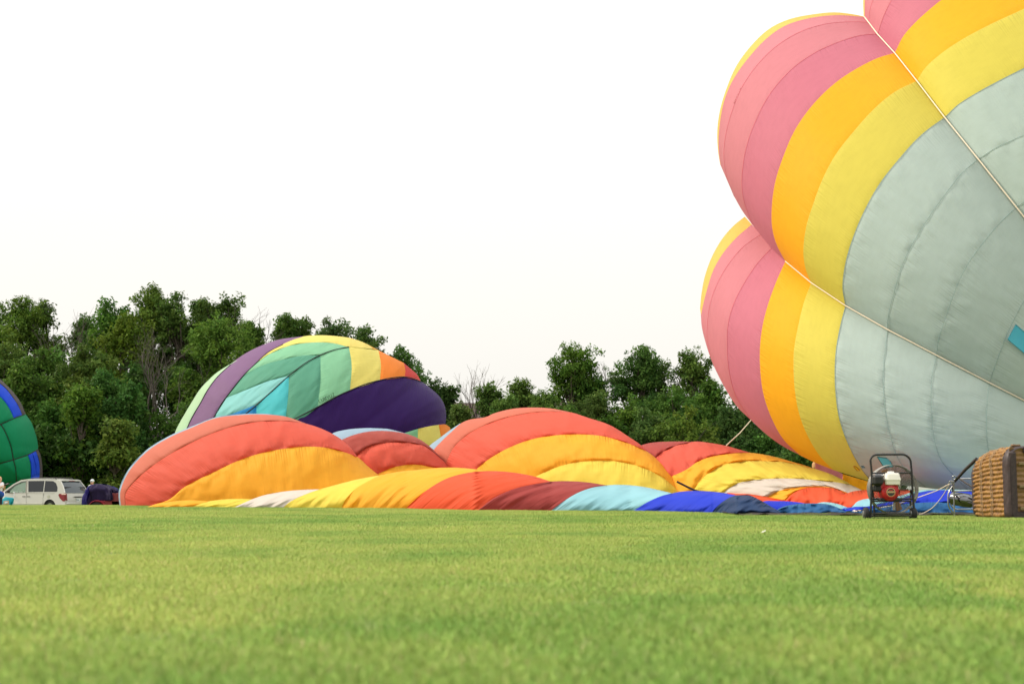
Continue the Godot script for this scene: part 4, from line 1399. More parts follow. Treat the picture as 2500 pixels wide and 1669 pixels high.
	var yo := zb([1790, 1037, 1700, 1085, 1620, 1140, 1560, 1210, 1535, 1260])
	add.call(yellow, zb([1395, 1129, 1500, 1100, 1650, 1062, 1790, 1037]), zb([1147, 1258, 1535, 1260]), wy, yo)
	var orr := zc([520, 549, 400, 560, 250, 600, 100, 690, 0, 775, -34, 809])
	add.call(orange, [925.4, 1159.7, 970, 1151, 1020, 1146, 1075, 1141, 1120, 1141, 1163, 1145, 1188, 1148.7], [832, 1241.3, 987.7, 1242.7], yo, orr)
	var rm := zc([950, 620, 850, 637, 700, 672, 550, 742, 480, 800, 450, 822])
	add.call(coral, zc([520, 549, 600, 551, 700, 560, 850, 588, 950, 620]), [987.7, 1242.7, 1162.8, 1247.4], orr, rm)
	var ml := zc([1330, 646, 1250, 657, 1150, 690, 1050, 745, 980, 795, 945, 824])
	add.call(maroon, zc([950, 620, 1050, 617, 1200, 626, 1330, 646]), [1162.8, 1247.4, 1342, 1248.2], rm, ml)
	var lb := zc([1770, 700, 1700, 717, 1600, 762, 1530, 805, 1485, 828])
	add.call(sky, zc([1330, 646, 1400, 642, 1550, 652, 1700, 682, 1770, 700]), [1342, 1248.2, 1537.4, 1249.6], ml, lb)
	var bnv := zc([2200, 712, 2150, 732, 2080, 782, 2050, 815, 2040, 838])
	add.call(blue, zc([1770, 700, 1820, 690, 1950, 683, 2100, 695, 2200, 712]), [1537.4, 1249.6, 1738.2, 1253.2], lb, bnv)
	o["fold"] = 0.3
	o["freq"] = 3.5
	add.call(navy, zd([971, 1012, 1100, 1013, 1200, 1058, 1300, 1118, 1380, 1165, 1418, 1209]), [1738.2, 1253.2, 1800, 1258, 1850, 1259, 1912, 1259], bnv, [])
	finish_rear(t, 0.6)
	# dark strap in the crease and the sheet the mouth lies on
	tube("strap", on_curve(zd([400, 880, 450, 905, 510, 935, 580, 966, 640, 985]), func(x, y, _u, _v): return 26.2, 12, 0.0), 0.022, paint(58, 44, 36, 0.8), t, 6)
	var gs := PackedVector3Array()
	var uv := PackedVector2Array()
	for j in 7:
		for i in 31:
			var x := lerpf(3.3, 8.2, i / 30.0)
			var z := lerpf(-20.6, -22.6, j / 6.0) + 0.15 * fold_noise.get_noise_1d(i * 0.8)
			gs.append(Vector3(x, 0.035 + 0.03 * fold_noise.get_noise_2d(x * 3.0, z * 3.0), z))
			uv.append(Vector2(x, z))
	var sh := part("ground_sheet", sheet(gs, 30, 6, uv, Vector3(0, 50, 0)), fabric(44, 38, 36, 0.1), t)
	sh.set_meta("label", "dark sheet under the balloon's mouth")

# ---------------------------------------------------------------- inflator fan

func build_fan() -> void:
	var d := 18.75
	var foot := at(2172, 1266.5, d)
	foot.y = 0.0
	var t := thing("inflator_fan", "petrol inflator fan with a red engine and white tank in a black tube frame", "fan", foot)
	var P := func(zx: float, zy: float, back: float) -> Vector3:   # traced place, «back» metres behind the frame
		return at(2100.0 + zx / 7.84, 1080.0 + zy / 7.84, d + back) - foot
	var black := paint(22, 22, 24, 0.45)
	var frame_r := 0.0125
	tube("frame_hoop", bent([P.call(195, 1445, 0.0), P.call(212, 900, 0.0), P.call(222, 600, 0.0), P.call(190, 300, 0.0), P.call(270, 230, 0.0), P.call(850, 220, 0.0), P.call(960, 310, 0.0), P.call(985, 600, 0.0), P.call(1000, 900, 0.0), P.call(1028, 1310, 0.0)], 0.1), frame_r + 0.002, black, t, 8)
	tube("leg", bent([P.call(270, 1425, 0.3), P.call(252, 1100, 0.3), P.call(236, 860, 0.16)], 0.05), frame_r, black, t, 8)
	tube("leg", bent([P.call(955, 1448, 0.3), P.call(962, 1100, 0.3), P.call(968, 900, 0.16)], 0.05), frame_r, black, t, 8)
	for c in [[222, 585, 985, 578, 0.0], [212, 1078, 1010, 1072, 0.12], [200, 1118, 965, 1112, 0.0], [90, 1444, 1050, 1440, 0.05], [190, 1400, 960, 1396, 0.3]]:
		tube("crossbar", PackedVector3Array([P.call(c[0], c[1], c[4]), P.call(c[2], c[3], c[4])]), frame_r - 0.001, black, t, 8)
	for s in [[200.0, 1118.0], [1000.0, 1090.0]]:
		tube("brace", PackedVector3Array([P.call(s[0], s[1], 0.0), P.call(s[0] + 40.0, s[1] + 5.0, 0.3)]), frame_r - 0.002, black, t, 8)
	# guard: rings and spokes of wire round the propeller
	var c0: Vector3 = P.call(648, 890, 0.2)
	var sx := 0.318
	var wire := paint(150, 148, 142, 0.4, 0.6)
	var dark_wire := paint(86, 86, 84, 0.5, 0.5)
	var g1 := SurfaceTool.new()
	g1.begin(Mesh.PRIMITIVE_TRIANGLES)
	for k in 17:
		var f := 0.16 + 0.84 * k / 16.0
		for side in [0.0, -0.15]:
			var puff := 0.03 * (1.0 - f * f) * (1.0 if side == 0.0 else -1.0)
			tube_into(g1, ring_points(c0 + Vector3(0, 0, side + puff), Vector3.RIGHT, Vector3.UP, sx * f, 48), 0.0022, 0.0022, 4)
	part("guard_rings", g1.commit(), dark_wire, t)
	var g2 := SurfaceTool.new()
	g2.begin(Mesh.PRIMITIVE_TRIANGLES)
	for k in 14:
		var a := TAU * k / 14.0
		var v := Vector3(cos(a), sin(a), 0)
		tube_into(g2, PackedVector3Array([c0 + v * 0.05 + Vector3(0, 0, 0.03), c0 + v * sx * 0.7 + Vector3(0, 0, 0.02), c0 + v * sx, c0 + v * sx + Vector3(0, 0, -0.15), c0 + v * 0.05 + Vector3(0, 0, -0.18)]), 0.0026, 0.0026, 4)
	part("guard_spokes", g2.commit(), dark_wire, t)
	# the drum between the two grilles: bright hoop wires set close
	var g3 := SurfaceTool.new()
	g3.begin(Mesh.PRIMITIVE_TRIANGLES)
	for k in 9:
		tube_into(g3, ring_points(c0 + Vector3(0, 0, -0.15 * k / 8.0), Vector3.RIGHT, Vector3.UP, sx + 0.004, 56), 0.0032, 0.0032, 5)
	part("guard_drum", g3.commit(), wire, t)
	# wooden propeller
	var hub := c0 + Vector3(-0.01, -0.01, -0.075)
	var wood := StandardMaterial3D.new()
	wood.albedo_texture = noise_tex(31, 0.02, [Color8(112, 74, 34), Color8(146, 100, 50), Color8(172, 124, 70)], 128)
	wood.uv1_triplanar = true
	wood.uv1_scale = Vector3(14, 2, 14)
	wood.roughness = 0.4
	for s in [1.0, -1.0]:
		var pos := PackedVector3Array()
		var uv := PackedVector2Array()
		var dir: Vector3 = Vector3(-0.33, 0.94, 0).normalized() * s
		var side: Vector3 = Vector3(0.94, 0.33, 0).normalized() * s
		for j in 13:
			var f := j / 12.0
			var wdt := lerpf(0.03, 0.048, sin(PI * minf(f * 1.1, 1.0) * 0.6)) * (1.0 - 0.15 * smoothstep(0.9, 1.0, f))
			var tw := lerpf(0.75, 0.25, f)
			for i in 9:
				var a := TAU * i / 8.0
				var q: Vector3 = side * cos(a) * wdt * cos(tw) + Vector3(0, 0, 1) * (cos(a) * wdt * sin(tw) + sin(a) * 0.008)
				pos.append(hub + dir * f * 0.285 + q)
				uv.append(Vector2(i / 8.0, f))
		part("propeller_blade", sheet(pos, 8, 12, uv, Vector3(0, 0.3, 5)), wood, t)
	lathe("propeller_hub", hub + Vector3(0, 0, -0.03), Basis(Vector3.RIGHT, PI / 2), [0.0, 0.0, 0.045, 0.0, 0.045, 0.07, 0.0, 0.07], wood, t, 20)
	var tipd := Vector3(0.33, -0.94, 0).normalized()
	box("tip_tape", hub + tipd * 0.215 + Vector3(-0.062, -0.012, 0.045), Vector3(0.035, 0.1, 0.004), paint(226, 222, 216), t, 0.001, Basis(Vector3.BACK, -0.03))
	# engine
	var red := paint(168, 24, 28, 0.35)
	var ec: Vector3 = P.call(565, 945, -0.02)
	lathe("recoil_cover", ec + Vector3(0, 0, 0.02), Basis(Vector3.RIGHT, PI / 2), [0.12, -0.16, 0.12, -0.05, 0.116, -0.02, 0.106, 0.0, 0.096, 0.012, 0.09, 0.012, 0.082, 0.024, 0.07, 0.03, 0.0, 0.03], red, t, 40)
	var shroud := SurfaceTool.new()
	shroud.begin(Mesh.PRIMITIVE_TRIANGLES)
	box_into(shroud, ec + Vector3(-0.055, 0.085, -0.06), Vector3(0.16, 0.11, 0.14), Basis.IDENTITY, 0.02)
	box_into(shroud, ec + Vector3(0.075, 0.05, -0.06), Vector3(0.13, 0.13, 0.12), Basis(Vector3.BACK, 0.2), 0.025)
	part("engine_shroud", shroud.commit(), red, t)
	var badge := Basis(Vector3.RIGHT, PI / 2)
	var disc := lathe("badge", ec + Vector3(0, 0, 0.052), badge, [0.058, -0.004, 0.058, 0.002, 0.054, 0.004, 0.05, 0.004, 0.05, 0.001, 0.0, 0.001], paint(184, 152, 104, 0.4, 0.3), t, 32)
	disc.set_meta("label", "round tan and black badge on the starter cover")
	lathe("badge_face", ec + Vector3(0, 0, 0.0545), badge, [0.05, 0.0, 0.0, 0.0], paint(40, 42, 40, 0.5), t, 32)
	box("badge_band", ec + Vector3(0, 0.002, 0.0565), Vector3(0.094, 0.022, 0.003), paint(176, 146, 104, 0.5), t, 0.001)
	box("badge_mark", ec + Vector3(0, 0.026, 0.0565), Vector3(0.05, 0.018, 0.003), paint(150, 42, 34, 0.5), t, 0.001)
	var slots := SurfaceTool.new()
	slots.begin(Mesh.PRIMITIVE_TRIANGLES)
	for k in 16:
		var a := TAU * k / 16.0
		box_into(slots, ec + Vector3(cos(a) * 0.077, sin(a) * 0.077, 0.045), Vector3(0.014, 0.005, 0.006), Basis(Vector3.BACK, a), 0.001)
	part("cooling_slots", slots.commit(), paint(60, 12, 14), t)
	var tank := paint(228, 222, 212, 0.35)
	var tk: Vector3 = P.call(608, 695, -0.02)
	var pos := PackedVector3Array()
	var uv := PackedVector2Array()
	var prof := [[0.0, 0.103], [0.06, 0.103], [0.128, 0.1], [0.142, 0.082], [0.15, 0.045], [0.166, -0.005], [0.168, -0.018], [0.16, -0.024], [0.154, -0.03], [0.15, -0.085], [0.14, -0.097], [0.0, -0.1]]
	for r in prof:
		for i in 33:
			var a := TAU * i / 32.0
			var ca := signf(cos(a)) * pow(absf(cos(a)), 0.38)
			var sa := signf(sin(a)) * pow(absf(sin(a)), 0.38)
			pos.append(tk + Vector3(ca * r[0] * 0.66, float(r[1]) * 0.78, sa * r[0] * 0.62 - 0.04))
			uv.append(Vector2.ZERO)
	part("fuel_tank", sheet(pos, 32, prof.size() - 1, uv, tk + Vector3(0, 2, 2)), tank, t)
	lathe("tank_cap", tk + Vector3(-0.01, 0.08, -0.02), Basis.IDENTITY, [0.045, 0.0, 0.045, 0.016, 0.038, 0.02, 0.0, 0.02], paint(240, 240, 238, 0.3), t, 20)
	box("air_filter", P.call(325, 715, -0.03), Vector3(0.142, 0.14, 0.13), paint(20, 20, 22, 0.5), t, 0.03)
	box("filter_base", P.call(330, 870, 0.02), Vector3(0.115, 0.09, 0.1), paint(26, 25, 25, 0.6), t, 0.02)
	box("muffler", P.call(345, 627, 0.06), Vector3(0.13, 0.03, 0.1), paint(190, 190, 192, 0.25, 0.9), t, 0.012)
	box("engine_base", P.call(560, 1078, 0.08), Vector3(0.28, 0.035, 0.2), paint(30, 30, 32, 0.6), t, 0.006)
	box("cylinder", P.call(700, 830, 0.03), Vector3(0.07, 0.1, 0.1), paint(180, 176, 168, 0.4, 0.6), t, 0.01)
	tube("throttle_cable", bent([P.call(440, 870, -0.03), P.call(400, 960, 0.0), P.call(330, 930, 0.0), P.call(240, 900, 0.0)], 0.03), 0.005, black, t, 6)
	tube("spark_lead", bent([P.call(720, 800, -0.02), P.call(765, 880, -0.02), P.call(740, 970, 0.0)], 0.03), 0.005, black, t, 6)
	var axis := Basis(Vector3.BACK, PI / 2)
	for w in [[110.0, 1392.0], [1018.0, 1384.0]]:
		var c: Vector3 = P.call(w[0], w[1], 0.04)
		c.y = 0.083
		lathe("wheel", c + Vector3(0.035, 0, 0), axis, [0.03, 0.0, 0.07, 0.004, 0.082, 0.014, 0.085, 0.035, 0.082, 0.056, 0.07, 0.066, 0.03, 0.07], paint(26, 26, 27, 0.8), t, 28)
		lathe("wheel_rim", c + Vector3(0.04, 0, 0), axis, [0.0, -0.003, 0.04, -0.003, 0.045, 0.02, 0.045, 0.06, 0.04, 0.083, 0.0, 0.083], paint(120, 120, 122, 0.4, 0.6), t, 20)
	tube("axle", PackedVector3Array([P.call(110, 1392, 0.04) * Vector3(1, 0, 1) + Vector3(0, 0.083, 0), P.call(1018, 1384, 0.04) * Vector3(1, 0, 1) + Vector3(0, 0.083, 0)]), 0.009, black, t, 8)

# ---------------------------------------------------------------- basket and burner

func build_basket() -> void:
	var near := at(2466, 1264, 18.9)
	near.y = 0.0
	var a := Vector3(-0.26, 0, -0.965).normalized()
	var b := Vector3(0.965, 0, -0.26).normalized()
	var t := thing("balloon_basket", "wicker balloon basket with dark leather trim lying on its side", "basket", near)
	t.basis = Basis(b, Vector3.UP, -a)
	var W := 1.25
	var H := 0.945
	var D := 0.86
	var wick := StandardMaterial3D.new()
	wick.vertex_color_use_as_albedo = true
	wick.roughness = 0.6
	var leather := StandardMaterial3D.new()
	leather.albedo_texture = noise_tex(41, 0.05, [Color8(34, 24, 26), Color8(52, 37, 37), Color8(70, 52, 50)], 256)
	leather.uv1_triplanar = true
	leather.uv1_scale = Vector3(2, 2, 2)
	leather.roughness = 0.55
	# outline of the section: a rounded box, read by its length from the middle of its underside, clockwise past the left wall
	var sec := func(s: float, grow_by: float, shrink: float) -> Array:
		var r: float = 0.17 + (1.0 - shrink) * 2.2
		var w := W * shrink
		var h := H * shrink
		var x0 := (W - w) * 0.5
		var y0 := 0.0
		var cs := [Vector2(w * 0.5, 0), Vector2(r * 0.5, 0), Vector2(0, r * 0.5), Vector2(0, h - r), Vector2(r, h), Vector2(w - r, h), Vector2(w, h - r), Vector2(w, r * 0.5), Vector2(w - r * 0.5, 0), Vector2(w * 0.5, 0)]
		var kinds := [0, 1, 0, 2, 0, 2, 0, 1, 0]
		var lens := PackedFloat32Array()
		var total := 0.0
		for i in 9:
			var l: float = cs[i].distance_to(cs[i + 1]) * (1.11 if kinds[i] else 1.0)
			lens.append(l)
			total += l
		var want := s * total
		var i := 0
		while i < 8 and want > lens[i]:
			want -= lens[i]
			i += 1
		var f: float = clamp(want / lens[i], 0.0, 1.0)
		var p: Vector2
		var n: Vector2
		if kinds[i] == 0:
			p = (cs[i] as Vector2).lerp(cs[i + 1], f)
			var dr: Vector2 = (cs[i + 1] - cs[i]).normalized()
			n = Vector2(-dr.y, dr.x)
			if (p + n * 0.01 - Vector2(w / 2, h / 2)).length() < (p - Vector2(w / 2, h / 2)).length(): n = -n
		else:
			var rr := r * 0.5 if kinds[i] == 1 else r
			var cc := Vector2(rr if cs[i].x < w * 0.5 else w - rr, rr if cs[i].y < h * 0.5 else h - rr)
			var a0: float = (cs[i] - cc).angle()
			var a1: float = (cs[i + 1] - cc).angle()
			var an := lerp_angle(a0, a1, f)
			n = Vector2(cos(an), sin(an))
			p = cc + n * rr
		p += n * grow_by
		return [Vector2(p.x + x0, p.y + y0), n, total]
	# wall: bulging stakes along the axis, woven rows across
	var nu := 420
	var nv := 90
	var pos := PackedVector3Array()
	var cols := PackedColorArray()
	var uv := PackedVector2Array()
	var per: float = sec.call(0.0, 0.0, 1.0)[2]
	for j in nv + 1:
		var v := float(j) / nv
		var z := -0.1 - v * (D - 0.1)
		for i in nu + 1:
			var u := float(i) / nu
			var run := u * per
			var wob := fold_noise.get_noise_2d(run * 2.0, v * 1.5) * 0.02
			var stake := absf(sin((run + wob) * PI / 0.062))
			var rows := sin(v * 70.0 + (PI if int((run + wob) / 0.062) % 2 == 0 else 0.0))
			var n2 := fold_noise.get_noise_2d(run * 14.0, v * 6.0)
			var bulge := 0.026 * pow(stake, 0.8) + 0.003 * rows * stake + 0.005 * n2
			var shrink := 1.0 - 0.06 * pow(v, 1.6)
			var q: Array = sec.call(u, bulge, shrink)
			pos.append(Vector3(q[0].x, q[0].y, z))
			uv.append(Vector2(run, v))
			var m: float = clamp(0.5 + 0.5 * n2 + 0.25 * rows * 0.5, 0.0, 1.0)
			var c := Color(0.12, 0.05, 0.009).lerp(Color(0.33, 0.165, 0.034), m)
			if fold_noise.get_noise_2d(run * 5.0 + 30.0, v * 9.0) > 0.42: c = Color(0.13, 0.06, 0.022)
			cols.append(c)
	var mesh := sheet(pos, nu, nv, uv, Vector3(-4, 0.5, 0))
	var arr := mesh.surface_get_arrays(0)
	arr[Mesh.ARRAY_COLOR] = cols
	var cm := ArrayMesh.new()
	cm.add_surface_from_arrays(Mesh.PRIMITIVE_TRIANGLES, arr)
	part("wicker_wall", cm, wick, t)
	# leather band round the bottom edge and the padded rim
	var band := func(z0: float, z1: float, up: float, sh0: float, sh1: float, called: String) -> void:
		var pp := PackedVector3Array()
		var tt := PackedVector2Array()
		for j in 11:
			var f := j / 10.0
			var lift: float = up * (1.0 - pow(absf(2.0 * f - 1.0), 4.0)) - 0.004
			for i in 121:
				var q: Array = sec.call(i / 120.0, lift + 0.006 * fold_noise.get_noise_2d(i * 0.2, f * 2.0), lerpf(sh0, sh1, f))
				pp.append(Vector3(q[0].x, q[0].y, lerpf(z0, z1, f)))
				tt.append(Vector2(i / 20.0, f))
		part(called, sheet(pp, 120, 10, tt, Vector3(-4, 0.5, 0)), leather, t)
	band.call(0.03, -0.14, 0.032, 1.0, 0.995, "leather_band")
	band.call(-D + 0.03, -D - 0.06, 0.03, 0.94, 0.93, "padded_rim")
	# bottom: dark woven panel framed by leather, battens across it
	var bp := PackedVector3Array()
	var bu := PackedVector2Array()
	var bc := PackedColorArray()
	for j in 81:
		var y := 0.02 + 0.93 * j / 80.0
		for i in 101:
			var x := 0.02 + 1.21 * i / 100.0
			var r := sin(j * 1.05) * 0.006 + 0.003 * sin(i * 0.8 + (j % 2) * PI)
			bp.append(Vector3(x, y, 0.0 + r))
			bu.append(Vector2(x, y))
			var n := 0.5 + 0.5 * fold_noise.get_noise_2d(x * 9.0, y * 30.0)
			bc.append(Color(0.13, 0.065, 0.022).lerp(Color(0.3, 0.165, 0.06), n))
	var bm := sheet(bp, 100, 80, bu, Vector3(0.5, 0.5, 4))
	var ba := bm.surface_get_arrays(0)
	ba[Mesh.ARRAY_COLOR] = bc
	var bm2 := ArrayMesh.new()
	bm2.add_surface_from_arrays(Mesh.PRIMITIVE_TRIANGLES, ba)
	part("wicker_floor", bm2, wick, t)
	var fr := SurfaceTool.new()
	fr.begin(Mesh.PRIMITIVE_TRIANGLES)
	box_into(fr, Vector3(0.055, 0.47, 0.014), Vector3(0.11, 0.86, 0.05), Basis.IDENTITY, 0.022)
	box_into(fr, Vector3(0.62, 0.92, 0.018), Vector3(0.8, 0.11, 0.04), Basis.IDENTITY, 0.018)
	box_into(fr, Vector3(1.17, 0.48, 0.02), Vector3(0.14, 0.93, 0.045), Basis.IDENTITY, 0.02)
	box_into(fr, Vector3(0.62, 0.06, 0.018), Vector3(1.2, 0.1, 0.04), Basis.IDENTITY, 0.018)
	part("leather_edging", fr.commit(), leather, t)
	for y in [0.74, 0.44, 0.15]:
		box("batten", Vector3(0.68, y, 0.035), Vector3(1.1, 0.04, 0.035), paint(124, 104, 72, 0.7), t, 0.006)
	box("carrying_handle", Vector3(0.16, H + 0.035, -0.06), Vector3(0.13, 0.032, 0.06), paint(110, 82, 56, 0.8), t, 0.012)
	for z in [-0.36, -0.62]:
		for off in [0.0, 0.035]:
			var rp := PackedVector3Array()
			for i in 90:
				var q: Array = sec.call(0.02 + 0.58 * i / 89.0, 0.022 + 0.004 * sin(i * 1.7), 1.0 - 0.06 * pow((-z - 0.15) / (D - 0.15), 1.6))
				rp.append(Vector3(q[0].x, q[0].y, z - off + 0.008 * sin(i * 0.5)))
			tube("lashing_rope", rp, 0.006, paint(150, 124, 96, 0.9), t, 5)
	# burner frame and burner: top-level things, held by the basket's padded uprights
	var o := thing("burner", "chrome burner in a silver tube frame between the fan and the basket", "burner", at(2345, 1240, 20.2) * Vector3(1, 0, 1))
	var org := o.position
	var Q := func(zx: float, zy: float, dd: float) -> Vector3:
		return at(2300.0 + zx / 7.127, 1060.0 + zy / 7.127, dd) - org
	var steel := paint(176, 176, 176, 0.28, 0.95)
	var darkp := paint(44, 34, 30, 0.7)
	tube("padded_upright", PackedVector3Array([Q.call(600, 425, 19.85), Q.call(400, 610, 20.1), Q.call(215, 815, 20.3)]), 0.026, darkp, o, 10, 0.02)
	tube("strap", bent([Q.call(210, 810, 20.3), Q.call(180, 900, 20.3), Q.call(182, 1000, 20.3)], 0.05), 0.009, darkp, o, 6)
	tube("padded_upright", PackedVector3Array([Q.call(300, 770, 20.6), Q.call(420, 850, 20.4), Q.call(560, 930, 20.2)]), 0.012, darkp, o, 8)
	var rods := [
		[[200, 860, 20.3], [205, 1150, 20.3], [212, 1440, 20.3]],
		[[175, 905, 20.3], [100, 1015, 20.3], [98, 1245, 20.3], [208, 1385, 20.3]],
		[[320, 768, 20.7], [640, 766, 20.6]],
		[[150, 985, 20.4], [600, 975, 20.3]],
		[[140, 1150, 20.6], [150, 1230, 20.6], [220, 1302, 20.6], [600, 1296, 20.5]],
	]
	for r in rods:
		var pp := []
		for q in r: pp.append(Q.call(q[0], q[1], q[2]))
		tube("frame_rod", bent(pp, 0.06) if pp.size() > 2 else PackedVector3Array(pp), 0.011, steel, o, 8)
	var cc: Vector3 = Q.call(175, 1105, 20.5)
	var ce: Vector3 = Q.call(600, 1175, 20.2)
	var ay := (ce - cc).normalized()
	var ax := ay.cross(Vector3.UP).normalized()
	var cb := Basis(ax, ay, ax.cross(ay))
	lathe("burner_can", cc, cb, [0.055, 0.05, 0.075, 0.0, 0.085, 0.0, 0.095, 0.02, 0.098, 0.12, 0.1, 0.2, 0.095, 0.3, 0.06, 0.36, 0.03, 0.38], paint(112, 112, 114, 0.1, 1.0), o, 32)
	lathe("burner_mouth", cc + ay * 0.05, cb, [0.06, 0.0, 0.03, 0.08, 0.0, 0.08], paint(30, 26, 24, 0.8), o, 24)
	for k in 4:
		var f := 0.06 + 0.06 * k
		tube("coil_ring", ring_points(cc + ay * f, ax, ax.cross(ay), 0.088, 28), 0.008, paint(170, 160, 140, 0.2, 1.0), o, 6)
	tube("fuel_hose", bent([Q.call(230, 1060, 20.35), Q.call(330, 1140, 20.3), Q.call(480, 1190, 20.2), Q.call(600, 1200, 20.0)], 0.1), 0.012, paint(20, 20, 20, 0.6), o, 8)
	for q in [[205.0, 745.0, 0.026], [145.0, 835.0, 0.024], [185.0, 830.0, 0.018]]:
		tube("shackle", ring_points(Q.call(q[0], q[1], 20.25), Vector3(0.8, 0.3, 0.5).normalized(), Vector3(-0.3, 0.9, 0.1).normalized(), q[2], 20), 0.006, steel, o, 6)
	# cables to the envelope's mouth
	var rope := paint(200, 186, 168, 0.8)
	var r1 := tube("rope", bent([at(2318, 1180, 20.25), at(2290, 1196, 20.6), at(2240, 1214, 21.2), at(2180, 1233, 21.8), at(2140, 1240, 22.0)], 0.5), 0.0065, rope, self, 6)
	tag(r1, "upper pale rope running from the burner towards the fan", "rope")
	var r2 := tube("rope", bent([at(2317, 1182, 20.25), at(2300, 1212, 20.5), at(2276, 1240, 20.7), at(2252, 1253, 20.8), at(2244, 1254, 20.8)], 0.4), 0.006, rope, self, 6)
	tag(r2, "lower pale rope sagging from the burner to the ground", "rope")

# ---------------------------------------------------------------- minivan

func flat_poly(st: SurfaceTool, pts: PackedVector2Array, lift: Callable, out: Vector3, basis := Basis.IDENTITY) -> void:
	# a filled outline in side view (x, y); «lift» gives its z
	var tri := Geometry2D.triangulate_polygon(pts)
	for k in range(0, tri.size(), 3):
		var v := []
		for q in 3:
			var p := pts[tri[k + q]]
			v.append(Vector3(p.x, p.y, float(lift.call(p.x, p.y))))
		if ((v[2] - v[0]) as Vector3).cross(v[1] - v[0]).dot(out) < 0: v = [v[0], v[2], v[1]]
		for q in v:
			st.set_normal(out)
			st.add_vertex(q)

func arc(cx: float, cy: float, r: float, a0: float, a1: float, n := 10) -> PackedVector2Array:
	var o := PackedVector2Array()
	for i in n + 1:
		var a := lerpf(a0, a1, float(i) / n)
		o.append(Vector2(cx + cos(a) * r, cy + sin(a) * r))
	return o

